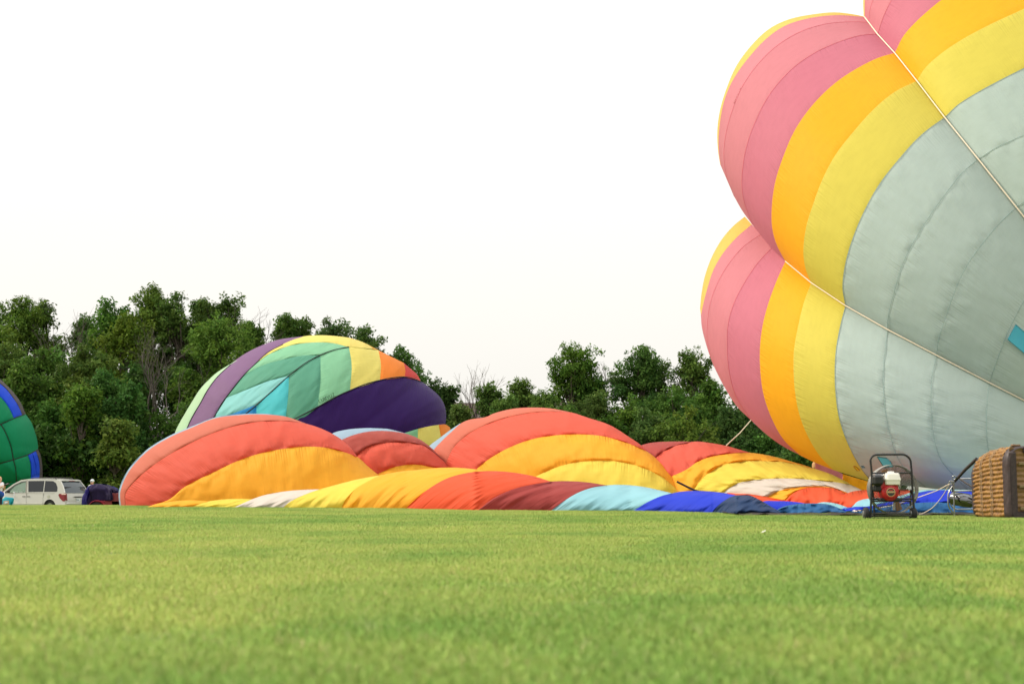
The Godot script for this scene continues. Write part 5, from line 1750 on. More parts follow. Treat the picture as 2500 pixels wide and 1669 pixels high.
func build_van() -> void:
	var f := Vector3(-0.93, 0, -0.37).normalized()
	var rt := f.cross(Vector3.UP)
	var corner := at(161, 1200, 73.5)
	corner.y = -0.885
	var t := thing("minivan", "silver-beige minivan with dark rear windows, seen from behind its left side", "van", corner + rt * 0.96)
	t.basis = Basis(f, Vector3.UP, rt)
	var body := StandardMaterial3D.new()
	body.albedo_color = Color8(180, 178, 171)
	body.metallic = 0.5
	body.roughness = 0.3
	body.clearcoat_enabled = true
	body.clearcoat = 0.6
	body.clearcoat_roughness = 0.1
	var hw := func(y: float) -> float:
		return 0.97 - 0.03 * pow(absf(y - 0.7) / 0.4, 2.0) if y < 1.06 else lerpf(0.946, 0.76, (y - 1.06) / 0.7)
	var left := func(_x, y): return -float(hw.call(y))
	var right := func(_x, y): return float(hw.call(y))
	# lower side with wheel arches, in side view from the rear bumper forward
	var low := PackedVector2Array([Vector2(0.02, 0.42), Vector2(0.0, 0.62), Vector2(0.06, 0.9), Vector2(0.1, 1.06), Vector2(1.5, 1.06), Vector2(3.0, 1.05), Vector2(3.95, 1.02), Vector2(4.6, 0.94), Vector2(5.0, 0.8), Vector2(5.08, 0.6), Vector2(5.06, 0.36), Vector2(4.9, 0.26)])
	low.append_array(arc(4.12, 0.33, 0.39, -0.15, PI + 0.15))
	low.append(Vector2(3.6, 0.25))
	low.append(Vector2(1.5, 0.25))
	low.append_array(arc(1.0, 0.33, 0.39, -0.15, PI + 0.15))
	low.append(Vector2(0.5, 0.28))
	low.append(Vector2(0.1, 0.32))
	# rear quarter above the belt, roof rail, front pillar
	var quarter := PackedVector2Array([Vector2(0.1, 1.06), Vector2(0.28, 1.36), Vector2(0.5, 1.64), Vector2(0.62, 1.7), Vector2(1.1, 1.74), Vector2(2.0, 1.76), Vector2(2.64, 1.755), Vector2(2.5, 1.06), Vector2(1.5, 1.06)])
	var pillar := PackedVector2Array([Vector2(2.64, 1.755), Vector2(3.05, 1.71), Vector2(3.5, 1.5), Vector2(4.15, 1.06), Vector2(4.15, 1.02), Vector2(3.95, 1.02), Vector2(3.95, 1.09), Vector2(3.4, 1.47), Vector2(3.0, 1.63), Vector2(2.66, 1.67)])
	var st := SurfaceTool.new()
	st.begin(Mesh.PRIMITIVE_TRIANGLES)
	for side in [[left, Vector3(0, 0.12, -1)], [right, Vector3(0, 0.12, 1)]]:
		for poly in [low, quarter, pillar]:
			flat_poly(st, poly, side[0], (side[1] as Vector3).normalized())
	part("body_side", st.commit(), body, t)
	st = SurfaceTool.new()
	st.begin(Mesh.PRIMITIVE_TRIANGLES)
	# skin across from left to right: tail, roof, bonnet, nose
	var skin := [Vector2(0.02, 0.42), Vector2(0.0, 0.62), Vector2(0.06, 0.9), Vector2(0.1, 1.06)]
	var roofl := [Vector2(0.5, 1.64), Vector2(0.62, 1.7), Vector2(1.1, 1.74), Vector2(2.0, 1.76), Vector2(2.64, 1.755), Vector2(3.05, 1.71)]
	var nose := [Vector2(4.15, 1.03), Vector2(4.6, 0.94), Vector2(5.0, 0.8), Vector2(5.08, 0.6), Vector2(5.06, 0.36), Vector2(4.9, 0.26), Vector2(0.1, 0.26), Vector2(0.02, 0.42)]
	for line in [skin, roofl, nose]:
		var pos := PackedVector3Array()
		var uv := PackedVector2Array()
		for p in line:
			for k in 9:
				var s := k / 4.0 - 1.0
				var crown := 0.05 * (1.0 - s * s) if line == roofl else 0.0
				var bow := -0.05 * (1.0 - s * s) if line == skin else 0.0
				pos.append(Vector3(p.x + bow, p.y + crown, s * float(hw.call(p.y))))
				uv.append(Vector2.ZERO)
		st.append_from(sheet(pos, 8, line.size() - 1, uv, Vector3(-4, 4, 0) if line == skin else (Vector3(1.5, 9, 0) if line == roofl else Vector3(9, 4, 0))), 0, Transform3D.IDENTITY)
	part("body", st.commit(), body, t)
	var glass := paint(20, 23, 28, 0.12)
	var clear := StandardMaterial3D.new()
	clear.albedo_color = Color(0.75, 0.85, 0.8, 0.25)
	clear.transparency = BaseMaterial3D.TRANSPARENCY_ALPHA
	clear.roughness = 0.05
	var black := paint(26, 26, 28, 0.6)
	var win := func(called: String, pts: PackedVector2Array, m: Material, lift: float) -> void:
		for sgn in [-1.0, 1.0]:
			var w := SurfaceTool.new()
			w.begin(Mesh.PRIMITIVE_TRIANGLES)
			flat_poly(w, pts, func(_x, y): return sgn * (float(hw.call(y)) + lift), Vector3(0, 0.22, sgn).normalized())
			part(called, w.commit(), m, t)
	win.call("side_window", PackedVector2Array([Vector2(1.46, 1.1), Vector2(2.4, 1.09), Vector2(2.56, 1.66), Vector2(1.52, 1.67)]), glass, 0.006)
	win.call("side_window", PackedVector2Array([Vector2(0.56, 1.13), Vector2(0.62, 1.1), Vector2(1.4, 1.1), Vector2(1.46, 1.67), Vector2(0.95, 1.65), Vector2(0.75, 1.55), Vector2(0.6, 1.33)]), glass, 0.006)
	win.call("window_frame", PackedVector2Array([Vector2(2.5, 1.06), Vector2(2.58, 1.06), Vector2(2.72, 1.67), Vector2(2.62, 1.7)]), paint(120, 116, 108, 0.4, 0.3), 0.004)
	win.call("window_frame", PackedVector2Array([Vector2(3.95, 1.08), Vector2(3.4, 1.46), Vector2(3.0, 1.62), Vector2(2.7, 1.66), Vector2(2.7, 1.61), Vector2(2.98, 1.57), Vector2(3.36, 1.41), Vector2(3.7, 1.15), Vector2(3.72, 1.06), Vector2(3.95, 1.04)]), black, 0.005)
	win.call("front_window", PackedVector2Array([Vector2(2.58, 1.07), Vector2(3.7, 1.07), Vector2(3.36, 1.41), Vector2(2.98, 1.57), Vector2(2.7, 1.62)]), clear, -0.01)
	# windscreen
	var ws := PackedVector3Array()
	var wu := PackedVector2Array()
	for p in [Vector2(3.05, 1.71), Vector2(3.5, 1.5), Vector2(4.15, 1.05)]:
		for k in 9:
			var s := k / 4.0 - 1.0
			ws.append(Vector3(p.x + 0.1 * (1.0 - s * s), p.y, s * (float(hw.call(p.y)) - 0.03)))
			wu.append(Vector2.ZERO)
	part("windscreen", sheet(ws, 8, 2, wu, Vector3(9, 4, 0)), clear, t)
	# tailgate window, lights, plate, handle, bumper
	var tw := PackedVector3Array()
	var tu := PackedVector2Array()
	for p in [Vector2(0.075, 1.04), Vector2(0.17, 1.2), Vector2(0.27, 1.36), Vector2(0.4, 1.53), Vector2(0.5, 1.64)]:
		for k in 13:
			var s := k / 6.0 - 1.0
			tw.append(Vector3(p.x - 0.05 * (1.0 - s * s) - 0.005, p.y, s * (float(hw.call(p.y)) - 0.05)))
			tu.append(Vector2.ZERO)
	part("rear_window", sheet(tw, 12, 4, tu, Vector3(-5, 3, 0)), paint(58, 66, 72, 0.08), t)
	var pil := SurfaceTool.new()
	pil.begin(Mesh.PRIMITIVE_TRIANGLES)
	for sgn in [-1.0, 1.0]:
		var pp := PackedVector3Array()
		for q in [Vector2(0.09, 1.05), Vector2(0.27, 1.36), Vector2(0.5, 1.645)]:
			pp.append(Vector3(q.x - 0.01, q.y, sgn * (float(hw.call(q.y)) - 0.025)))
		tube_into(pil, pp, 0.035, 0.035, 6)
	part("rear_pillar", pil.commit(), body, t)
	box("spoiler", Vector3(0.5, 1.69, 0), Vector3(0.22, 0.05, 1.46), body, t, 0.02, Basis(Vector3.BACK, 0.25))
	box("brake_light", Vector3(0.4, 1.665, 0), Vector3(0.03, 0.03, 0.5), paint(120, 20, 22, 0.3), t, 0.01, Basis(Vector3.BACK, 0.25))
	var lamp := paint(112, 8, 14, 0.15)
	for sgn in [-1.0, 1.0]:
		var w := SurfaceTool.new()
		w.begin(Mesh.PRIMITIVE_TRIANGLES)
		flat_poly(w, PackedVector2Array([Vector2(0.02, 0.62), Vector2(0.16, 0.62), Vector2(0.36, 0.78), Vector2(0.46, 0.94), Vector2(0.42, 1.0), Vector2(0.08, 1.02), Vector2(0.05, 0.9)]), func(_x, y): return sgn * (float(hw.call(y)) + 0.008), Vector3(0, 0.1, sgn).normalized())
		box_into(w, Vector3(0.03, 0.83, sgn * 0.9), Vector3(0.1, 0.36, 0.13), Basis(Vector3.BACK, -0.15), 0.02)
		part("tail_light", w.commit(), lamp, t)
		box("reflector", Vector3(0.12, 0.98, sgn * 0.973), Vector3(0.26, 0.05, 0.012), paint(224, 190, 180, 0.2), t, 0.004)
	box("licence_plate", Vector3(-0.055, 0.68, 0), Vector3(0.012, 0.16, 0.32), paint(206, 210, 214, 0.4), t, 0.003)
	lettering(t, "V5K 1", 0.1, Transform3D(Basis(Vector3.UP, -PI / 2), Vector3(-0.064, 0.68, 0)), paint(70, 74, 96))
	box("tailgate_handle", Vector3(-0.045, 0.84, 0), Vector3(0.04, 0.05, 0.62), black, t, 0.012)
	box("rear_bumper", Vector3(-0.02, 0.46, 0), Vector3(0.16, 0.2, 1.9), body, t, 0.04)
	for x in [1.42, 2.5]:
		for sgn in [-1.0, 1.0]:
			box("door_gap", Vector3(x, 0.68, sgn * 0.966), Vector3(0.012, 0.72, 0.012), paint(86, 80, 72), t, 0.002)
	for x in [2.36, 2.66]:
		box("door_handle", Vector3(x, 0.86, -0.972), Vector3(0.2, 0.045, 0.035), paint(70, 66, 60, 0.4), t, 0.012)
	for sgn in [-1.0, 1.0]:
		box("side_moulding", Vector3(2.5, 0.49, sgn * 0.966), Vector3(2.1, 0.05, 0.02), body, t, 0.006)
		box("belt_trim", Vector3(2.2, 1.02, sgn * 0.952), Vector3(3.0, 0.012, 0.012), paint(120, 112, 100), t, 0.003)
		tube("roof_rail", bent([Vector3(0.85, 1.75, sgn * 0.66), Vector3(1.0, 1.82, sgn * 0.66), Vector3(2.3, 1.83, sgn * 0.66), Vector3(2.45, 1.78, sgn * 0.66)], 0.06), 0.018, black, t, 6)
	lathe("fuel_door", Vector3(1.08, 0.86, -0.968), Basis(Vector3.RIGHT, -PI / 2), [0.085, 0.0, 0.085, 0.005, 0.0, 0.006], body, t, 20)
	var seat := paint(92, 86, 80, 0.9)
	for z in [-0.4, 0.4]:
		box("seat", Vector3(2.62, 0.98, z), Vector3(0.16, 0.75, 0.5), seat, t, 0.06, Basis(Vector3.BACK, 0.2))
		box("headrest", Vector3(2.54, 1.42, z), Vector3(0.1, 0.17, 0.26), seat, t, 0.04)
	tube("steering_wheel", ring_points(Vector3(3.35, 1.08, -0.4), Vector3(0.35, 0.94, 0), Vector3(0, 0, 1), 0.18, 24), 0.018, black, t, 6)
	box("dashboard", Vector3(3.75, 0.98, 0), Vector3(0.5, 0.14, 1.7), paint(70, 68, 64, 0.8), t, 0.05)
	box("wing_mirror", Vector3(3.6, 1.12, -1.05), Vector3(0.12, 0.16, 0.2), black, t, 0.05)
	var axis := Basis(Vector3.RIGHT, PI / 2)
	for x in [1.0, 4.12]:
		for sgn in [-1.0, 1.0]:
			var c := Vector3(x, 0.33, sgn * 0.83)
			var ty := lathe("wheel", c - Vector3(0, 0, 0.11), axis, [0.2, 0.0, 0.3, 0.0, 0.33, 0.03, 0.335, 0.11, 0.33, 0.19, 0.3, 0.22, 0.2, 0.22], paint(24, 24, 25, 0.85), t, 32)
			lathe("rim", c - Vector3(0, 0, 0.1), axis, [0.0, 0.0, 0.1, 0.01, 0.2, 0.0, 0.205, 0.1, 0.2, 0.2, 0.1, 0.19, 0.0, 0.2], paint(150, 150, 150, 0.3, 0.8), ty, 24)
	box("underbody", Vector3(2.5, 0.36, 0), Vector3(4.6, 0.2, 1.5), paint(18, 18, 18, 0.9), t, 0.02)
	box("cargo_shade", Vector3(1.3, 0.9, 0), Vector3(2.2, 0.9, 1.7), paint(20, 21, 23, 0.9), t, 0.02)

# ---------------------------------------------------------------- trailer under its tarp

func build_trailer() -> void:
	var p := at(254, 1200, 72.0)
	p.y = land(p.x, p.z)
	var t := thing("trailer", "red trailer with a round mudguard, beside the minivan's tail", "trailer", p)
	var red := paint(122, 26, 34, 0.45)
	box("bed", Vector3(0.35, 0.42, 0.1), Vector3(1.35, 0.5, 1.3), red, t, 0.03)
	box("end_board", Vector3(0.85, 0.7, 0.15), Vector3(0.5, 0.7, 1.2), paint(112, 30, 38, 0.5), t, 0.03)
	box("drawbar", Vector3(1.4, 0.35, 0.1), Vector3(0.9, 0.09, 0.12), paint(60, 30, 30, 0.6), t, 0.02)
	var wh := lathe("wheel", Vector3(-0.08, 0.3, 0.86), Basis(Vector3.RIGHT, PI / 2), [0.15, -0.1, 0.27, -0.1, 0.3, -0.07, 0.3, 0.03, 0.27, 0.06, 0.15, 0.06], paint(30, 29, 29, 0.85), t, 30)
	lathe("rim", Vector3(-0.08, 0.3, 0.86), Basis(Vector3.RIGHT, PI / 2), [0.0, 0.03, 0.15, 0.05, 0.16, 0.0], paint(96, 88, 84, 0.5, 0.4), wh, 24)
	var mg := PackedVector3Array()
	var mu := PackedVector2Array()
	for j in 5:
		for i in 15:
			var a := PI * 1.02 * i / 14.0 - 0.02
			var r := 0.37 + (0.03 if j in [1, 2, 3] else 0.0)
			mg.append(Vector3(-0.08 + cos(a) * r * 1.1, 0.3 + sin(a) * r, 0.68 + 0.26 * j / 4.0))
			mu.append(Vector2.ZERO)
	part("mudguard", sheet(mg, 14, 4, mu, Vector3(0, 4, 4)), paint(138, 36, 48, 0.4), t)
	var tarp := thing("tarp", "dark purple and blue tarpaulin draped over the red trailer", "tarpaulin", p)
	for half in 2:
		var pos := PackedVector3Array()
		var uv := PackedVector2Array()
		for j in 31:
			var v := j / 30.0
			for i in 49:
				var u := i / 48.0
				var phi := lerpf(-PI * 0.5, PI * 0.12, u) + (PI * 0.0) if half == 0 else lerpf(PI * 0.12, PI * 1.5, u)
				var th := lerpf(0.02, PI * 0.5, v)
				# round the heap: phi turns about the vertical, th from its top down to its hem
				var az := phi + PI * 0.5
				var cx := signf(cos(az)) * pow(absf(cos(az)), 0.38)
				var cz := signf(sin(az)) * pow(absf(sin(az)), 0.38)
				var sp := pow(sin(th), 0.4)
				var drop := pow(cos(th), 0.45)
				var folds := 0.2 * fold_noise.get_noise_2d(az * 2.2 + v * 0.8, v * 0.9 + half) * smoothstep(0.05, 0.5, v) + 0.03 * fold_noise.get_noise_2d(az * 7.0, v * 2.0)
				var x := cx * sp * (0.8 + folds)
				var z := cz * sp * (0.72 + folds)
				var hem := 0.08 + 0.62 * smoothstep(-0.55, -0.1, x) * smoothstep(-0.3, 0.2, z)
				var top := 1.5 - 0.16 * (x + 0.1) - 0.12 * absf(x) + 0.05 * fold_noise.get_noise_2d(x * 3.0, z * 3.0)
				pos.append(Vector3(x, lerpf(hem, top, drop), z + 0.1))
				uv.append(Vector2(u * 3.0, v))
		part("sheet", sheet(pos, 48, 30, uv, Vector3(0, 6, 8)), fabric(34, 24, 58, 0.1, true, 4.0) if half == 0 else fabric(28, 22, 92, 0.1, true, 4.0), tarp)
	var f := thing("fence", "thin dark rail fence behind the tarp-covered trailer", "fence", Vector3.ZERO)
	var fm := paint(38, 58, 48, 0.6)
	var a := at(150, 1200, 83.0)
	var b := at(420, 1200, 83.0)
	for i in 8:
		var q := a.lerp(b, i / 7.0)
		box("post", Vector3(q.x, land(q.x, q.z) + 0.55, q.z), Vector3(0.05, 1.2, 0.05), fm, f, 0.01)
	for h in [0.45, 1.08]:
		tube("rail", PackedVector3Array([Vector3(a.x, land(a.x, a.z) + h, a.z), Vector3(b.x, land(b.x, b.z) + h, b.z)]), 0.022, fm, f, 6)

# ---------------------------------------------------------------- people

func flesh(bones: Array, cell: float, k: float) -> ArrayMesh:
	# a smooth union of tapered capsules [a, b, radius a, radius b], meshed by surface nets
	var lo := Vector3(INF, INF, INF)
	var hi := -lo
	for q in bones:
		var r: float = maxf(q[2], q[3]) + 3.0 * cell
		for e in [q[0], q[1]]:
			lo = lo.min(e - Vector3(r, r, r))
			hi = hi.max(e + Vector3(r, r, r))
	var n := Vector3i(((hi - lo) / cell).ceil()) + Vector3i.ONE
	var sum := PackedFloat32Array()
	sum.resize(n.x * n.y * n.z)
	for q in bones:
		var a: Vector3 = q[0]
		var b: Vector3 = q[1]
		var r: float = maxf(q[2], q[3]) + 2.5 * cell
		var l := Vector3i(((a.min(b) - Vector3(r, r, r) - lo) / cell).floor()).max(Vector3i.ZERO)
		var h := Vector3i(((a.max(b) + Vector3(r, r, r) - lo) / cell).ceil()).min(n - Vector3i.ONE)
		var ab := b - a
		var len2 := maxf(ab.length_squared(), 1e-9)
		for z in range(l.z, h.z + 1):
			for y in range(l.y, h.y + 1):
				for x in range(l.x, h.x + 1):
					var p := lo + Vector3(x, y, z) * cell
					var t: float = clamp((p - a).dot(ab) / len2, 0.0, 1.0)
					var d := p.distance_to(a + ab * t) - lerpf(q[2], q[3], t)
					sum[(z * n.y + y) * n.x + x] += exp(-k * d)
	var at_cell := {}
	var verts := PackedVector3Array()
	var norms := PackedVector3Array()
	var val := func(x: int, y: int, z: int) -> float:
		var s := sum[(z * n.y + y) * n.x + x]
		return 1.0 if s <= 1e-12 else clampf(-log(s) / k, -1.0, 1.0)
	var idx := PackedInt32Array()
	for z in n.z - 1:
		for y in n.y - 1:
			for x in n.x - 1:
				var base := (z * n.y + y) * n.x + x
				var any := false
				var all := true
				for c in 8:
					var inside := sum[base + (c & 1) + ((c >> 1) & 1) * n.x + (c >> 2) * n.x * n.y] > 1.0
					any = any or inside
					all = all and inside
				if not any or all: continue
				var f := PackedFloat32Array()
				for c in 8:
					f.append(val.call(x + (c & 1), y + ((c >> 1) & 1), z + (c >> 2)))
				var acc := Vector3.ZERO
				var cnt := 0
				for e in [[0, 1], [2, 3], [4, 5], [6, 7], [0, 2], [1, 3], [4, 6], [5, 7], [0, 4], [1, 5], [2, 6], [3, 7]]:
					var fa := f[e[0]]
					var fb := f[e[1]]
					if (fa < 0.0) != (fb < 0.0):
						var t := fa / (fa - fb)
						acc += Vector3(e[0] & 1, (e[0] >> 1) & 1, e[0] >> 2).lerp(Vector3(e[1] & 1, (e[1] >> 1) & 1, e[1] >> 2), t)
						cnt += 1
				if cnt == 0: continue
				at_cell[base] = verts.size()
				verts.append(lo + (Vector3(x, y, z) + acc / cnt) * cell)
				var gr := Vector3((f[1] + f[3] + f[5] + f[7]) - (f[0] + f[2] + f[4] + f[6]), (f[2] + f[3] + f[6] + f[7]) - (f[0] + f[1] + f[4] + f[5]), (f[4] + f[5] + f[6] + f[7]) - (f[0] + f[1] + f[2] + f[3]))
				norms.append(gr.normalized())
	var sx := 1
	var sy := n.x
	var sz := n.x * n.y
	for base in at_cell:
		var s0 := sum[base] > 1.0
		for ax in [[sx, sy, sz], [sy, sz, sx], [sz, sx, sy]]:
			var s1 := sum[base + ax[0]] > 1.0
			if s0 == s1: continue
			var q := [base, base - ax[1], base - ax[1] - ax[2], base - ax[2]]
			if not (at_cell.has(q[1]) and at_cell.has(q[2]) and at_cell.has(q[3])): continue
			var w := [at_cell[q[0]], at_cell[q[1]], at_cell[q[2]], at_cell[q[3]]]
			var nn: Vector3 = (verts[w[2]] - verts[w[0]]).cross(verts[w[1]] - verts[w[0]])
			if nn.dot(norms[w[0]] + norms[w[1]] + norms[w[2]]) > 0.0:
				idx.append_array([w[0], w[1], w[2], w[0], w[2], w[3]])
			else:
				idx.append_array([w[0], w[2], w[1], w[0], w[3], w[2]])
	var arr := []
	arr.resize(Mesh.ARRAY_MAX)
	arr[Mesh.ARRAY_VERTEX] = verts
	arr[Mesh.ARRAY_NORMAL] = norms
	arr[Mesh.ARRAY_INDEX] = idx
	var m := ArrayMesh.new()
	m.add_surface_from_arrays(Mesh.PRIMITIVE_TRIANGLES, arr)
	return m

func hand_bones(wrist: Vector3, dir: Vector3, palm_n: Vector3, sgn: float) -> Array:
	var side := dir.cross(palm_n).normalized() * sgn
	var o := [[wrist, wrist + dir * 0.05, 0.024, 0.026], [wrist + side * 0.015, wrist + dir * 0.085 + side * 0.026, 0.018, 0.015], [wrist - side * 0.015, wrist + dir * 0.085 - side * 0.026, 0.018, 0.015]]
	for i in 4:
		var root := wrist + dir * 0.085 + side * (0.033 - 0.022 * i)
		var ln: float = [0.062, 0.072, 0.068, 0.052][i]
		var mid := root + dir * ln * 0.5 + palm_n * 0.008
		o.append([root, mid, 0.0092, 0.0086])
		o.append([mid, mid + (dir * 0.7 + palm_n * 0.7).normalized() * ln * 0.5, 0.0086, 0.0074])
	var th := wrist + dir * 0.03 + side * 0.03
	o.append([th, th + (side + dir * 0.8).normalized() * 0.035, 0.012, 0.0105])
	o.append([th + (side + dir * 0.8).normalized() * 0.035, th + (side + dir * 0.8).normalized() * 0.035 + dir * 0.03, 0.0105, 0.009])
	return o

func person(label: String, pos: Vector3, yaw: float, j: Dictionary, shirt: Material, legs: Material, hair: Material, cap: Material, long_hair: bool) -> Node3D:
	var t := thing("person", label, "person", pos)
	t.rotation.y = yaw
	var skin := paint(206, 156, 128, 0.6)
	var pel: Vector3 = j.pelvis
	var che: Vector3 = j.chest
	var nek: Vector3 = j.neck
	var hed: Vector3 = j.head
	var torso := [[pel, pel.lerp(che, 0.5), 0.135, 0.125], [pel.lerp(che, 0.5), che, 0.125, 0.15], [che + Vector3(-0.1, 0.06, 0), che + Vector3(0.1, 0.06, 0), 0.1, 0.1]]
	var arms := []
	var fore := []
	var lg := []
	var calf := []
	var feet := []
	for s in 2:
		var sh: Vector3 = j.shoulder[s]
		arms.append([sh, j.elbow[s], 0.058, 0.044])
		torso.append([che + Vector3(0, 0.08, 0), sh, 0.08, 0.062])
		fore.append([j.elbow[s], j.wrist[s], 0.043, 0.029])
		lg.append([j.hip[s], j.knee[s], 0.088, 0.06])
		calf.append([j.knee[s], j.ankle[s], 0.058, 0.04])
		feet.append([j.ankle[s], j.toe[s], 0.045, 0.034])
	var body := torso.duplicate()
	for g in [arms, fore, lg, calf, feet]: body.append_array(g)
	body.append([che + Vector3(0, 0.1, 0), nek, 0.062, 0.052])
	body.append([nek, hed + Vector3(0, -0.05, 0), 0.052, 0.05])
	var st := SurfaceTool.new()
	st.begin(Mesh.PRIMITIVE_TRIANGLES)
	st.append_from(flesh(body, 0.024, 55.0), 0, Transform3D.IDENTITY)
	var fz: Vector3 = j.get("face", Vector3(0, 0, 1))
	var fx := Vector3.UP.cross(fz).normalized()
	var hb := [[hed + Vector3(0, 0.03, 0) - fz * 0.01, hed + Vector3(0, -0.02, 0) + fz * 0.012, 0.092, 0.078], [hed + Vector3(0, -0.06, 0) + fz * 0.03, hed + Vector3(0, -0.085, 0) + fz * 0.045, 0.05, 0.034], [hed + Vector3(0, 0.012, 0) + fz * 0.09, hed + Vector3(0, -0.022, 0) + fz * 0.107, 0.009, 0.014], [hed + Vector3(0, -0.058, 0) + fz * 0.086, hed + Vector3(0, -0.06, 0) + fz * 0.09, 0.018, 0.014]]
	for s in [-1.0, 1.0]:
		hb.append([hed + fx * s * 0.088 + Vector3(0, 0.015, 0), hed + fx * s * 0.086 + Vector3(0, -0.03, 0), 0.016, 0.011])
	st.append_from(flesh(hb, 0.008, 110.0), 0, Transform3D.IDENTITY)
	for s in 2:
		var dr: Vector3 = (j.wrist[s] - j.elbow[s]).normalized()
		st.append_from(flesh(hand_bones(j.wrist[s], dr, j.palm[s], -1.0 if s == 0 else 1.0), 0.006, 260.0), 0, Transform3D.IDENTITY)
	part("body", st.commit(), skin, t)
	var fat := func(src: Array, by: float) -> Array:
		var o := []
		for q in src: o.append([q[0], q[1], q[2] + by, q[3] + by])
		return o
	part("shirt", flesh(fat.call(torso, 0.018) + fat.call(arms.map(func(q): return [q[0], q[0].lerp(q[1], 0.75), q[2], lerpf(q[2], q[3], 0.75)]), 0.016), 0.022, 60.0), shirt, t)
	part("trousers", flesh(fat.call([[pel + Vector3(0, 0.04, 0), pel, 0.135, 0.135]] + lg, 0.02) + (fat.call(calf, 0.016) if not long_hair else []), 0.022, 60.0), legs, t)
	var hr := [[hed + Vector3(0, 0.045, 0) - fz * 0.022, hed + Vector3(0, 0.0, 0) - fz * 0.035, 0.092, 0.085]]
	if long_hair:
		for s in [-1.0, 0.0, 1.0]:
			hr.append([hed + fx * s * 0.06 - fz * 0.05, hed + fx * s * 0.085 - fz * 0.07 + Vector3(0, -0.24, 0), 0.06, 0.03])
	part("hair", flesh(hr, 0.012, 90.0), hair, t)
	for s in [-1.0, 1.0]:
		lathe("eye", hed + fz * 0.084 + fx * s * 0.034 + Vector3(0, 0.008, 0), Basis(fx, fz, fx.cross(fz)), [0.013, 0.0, 0.009, 0.006, 0.0, 0.008], paint(50, 36, 30, 0.3), t, 10)
	if cap:
		part("cap", flesh([[hed + Vector3(0, 0.065, 0) - fz * 0.01, hed + Vector3(0, 0.055, 0) + fz * 0.01, 0.098, 0.095]], 0.012, 90.0), cap, t)
		box("cap_peak", hed + Vector3(0, 0.06, 0) + fz * 0.13, Vector3(0.15, 0.014, 0.1), paint(36, 38, 46, 0.8), t, 0.006, Basis(fx, Vector3.UP, fz))
	var shoe := paint(60, 56, 54, 0.8)
	for s in 2:
		part("shoe", flesh(fat.call([feet[s]], 0.012), 0.016, 90.0), shoe, t)
	return t

func standing() -> Dictionary:
	return {
		"pelvis": Vector3(0, 0.93, 0), "chest": Vector3(0, 1.27, 0), "neck": Vector3(0, 1.48, 0.01), "head": Vector3(0, 1.615, 0.03),
		"shoulder": [Vector3(-0.18, 1.4, 0), Vector3(0.18, 1.4, 0)], "elbow": [Vector3(-0.25, 1.12, -0.02), Vector3(0.25, 1.12, -0.02)], "wrist": [Vector3(-0.24, 0.88, 0.06), Vector3(0.24, 0.88, 0.06)],
		"palm": [Vector3(1, 0, 0), Vector3(-1, 0, 0)], "hip": [Vector3(-0.09, 0.9, 0), Vector3(0.09, 0.9, 0)], "knee": [Vector3(-0.1, 0.49, 0.02), Vector3(0.1, 0.49, 0.02)],
		"ankle": [Vector3(-0.11, 0.08, 0), Vector3(0.11, 0.08, 0)], "toe": [Vector3(-0.12, 0.04, 0.16), Vector3(0.12, 0.04, 0.16)],
	}

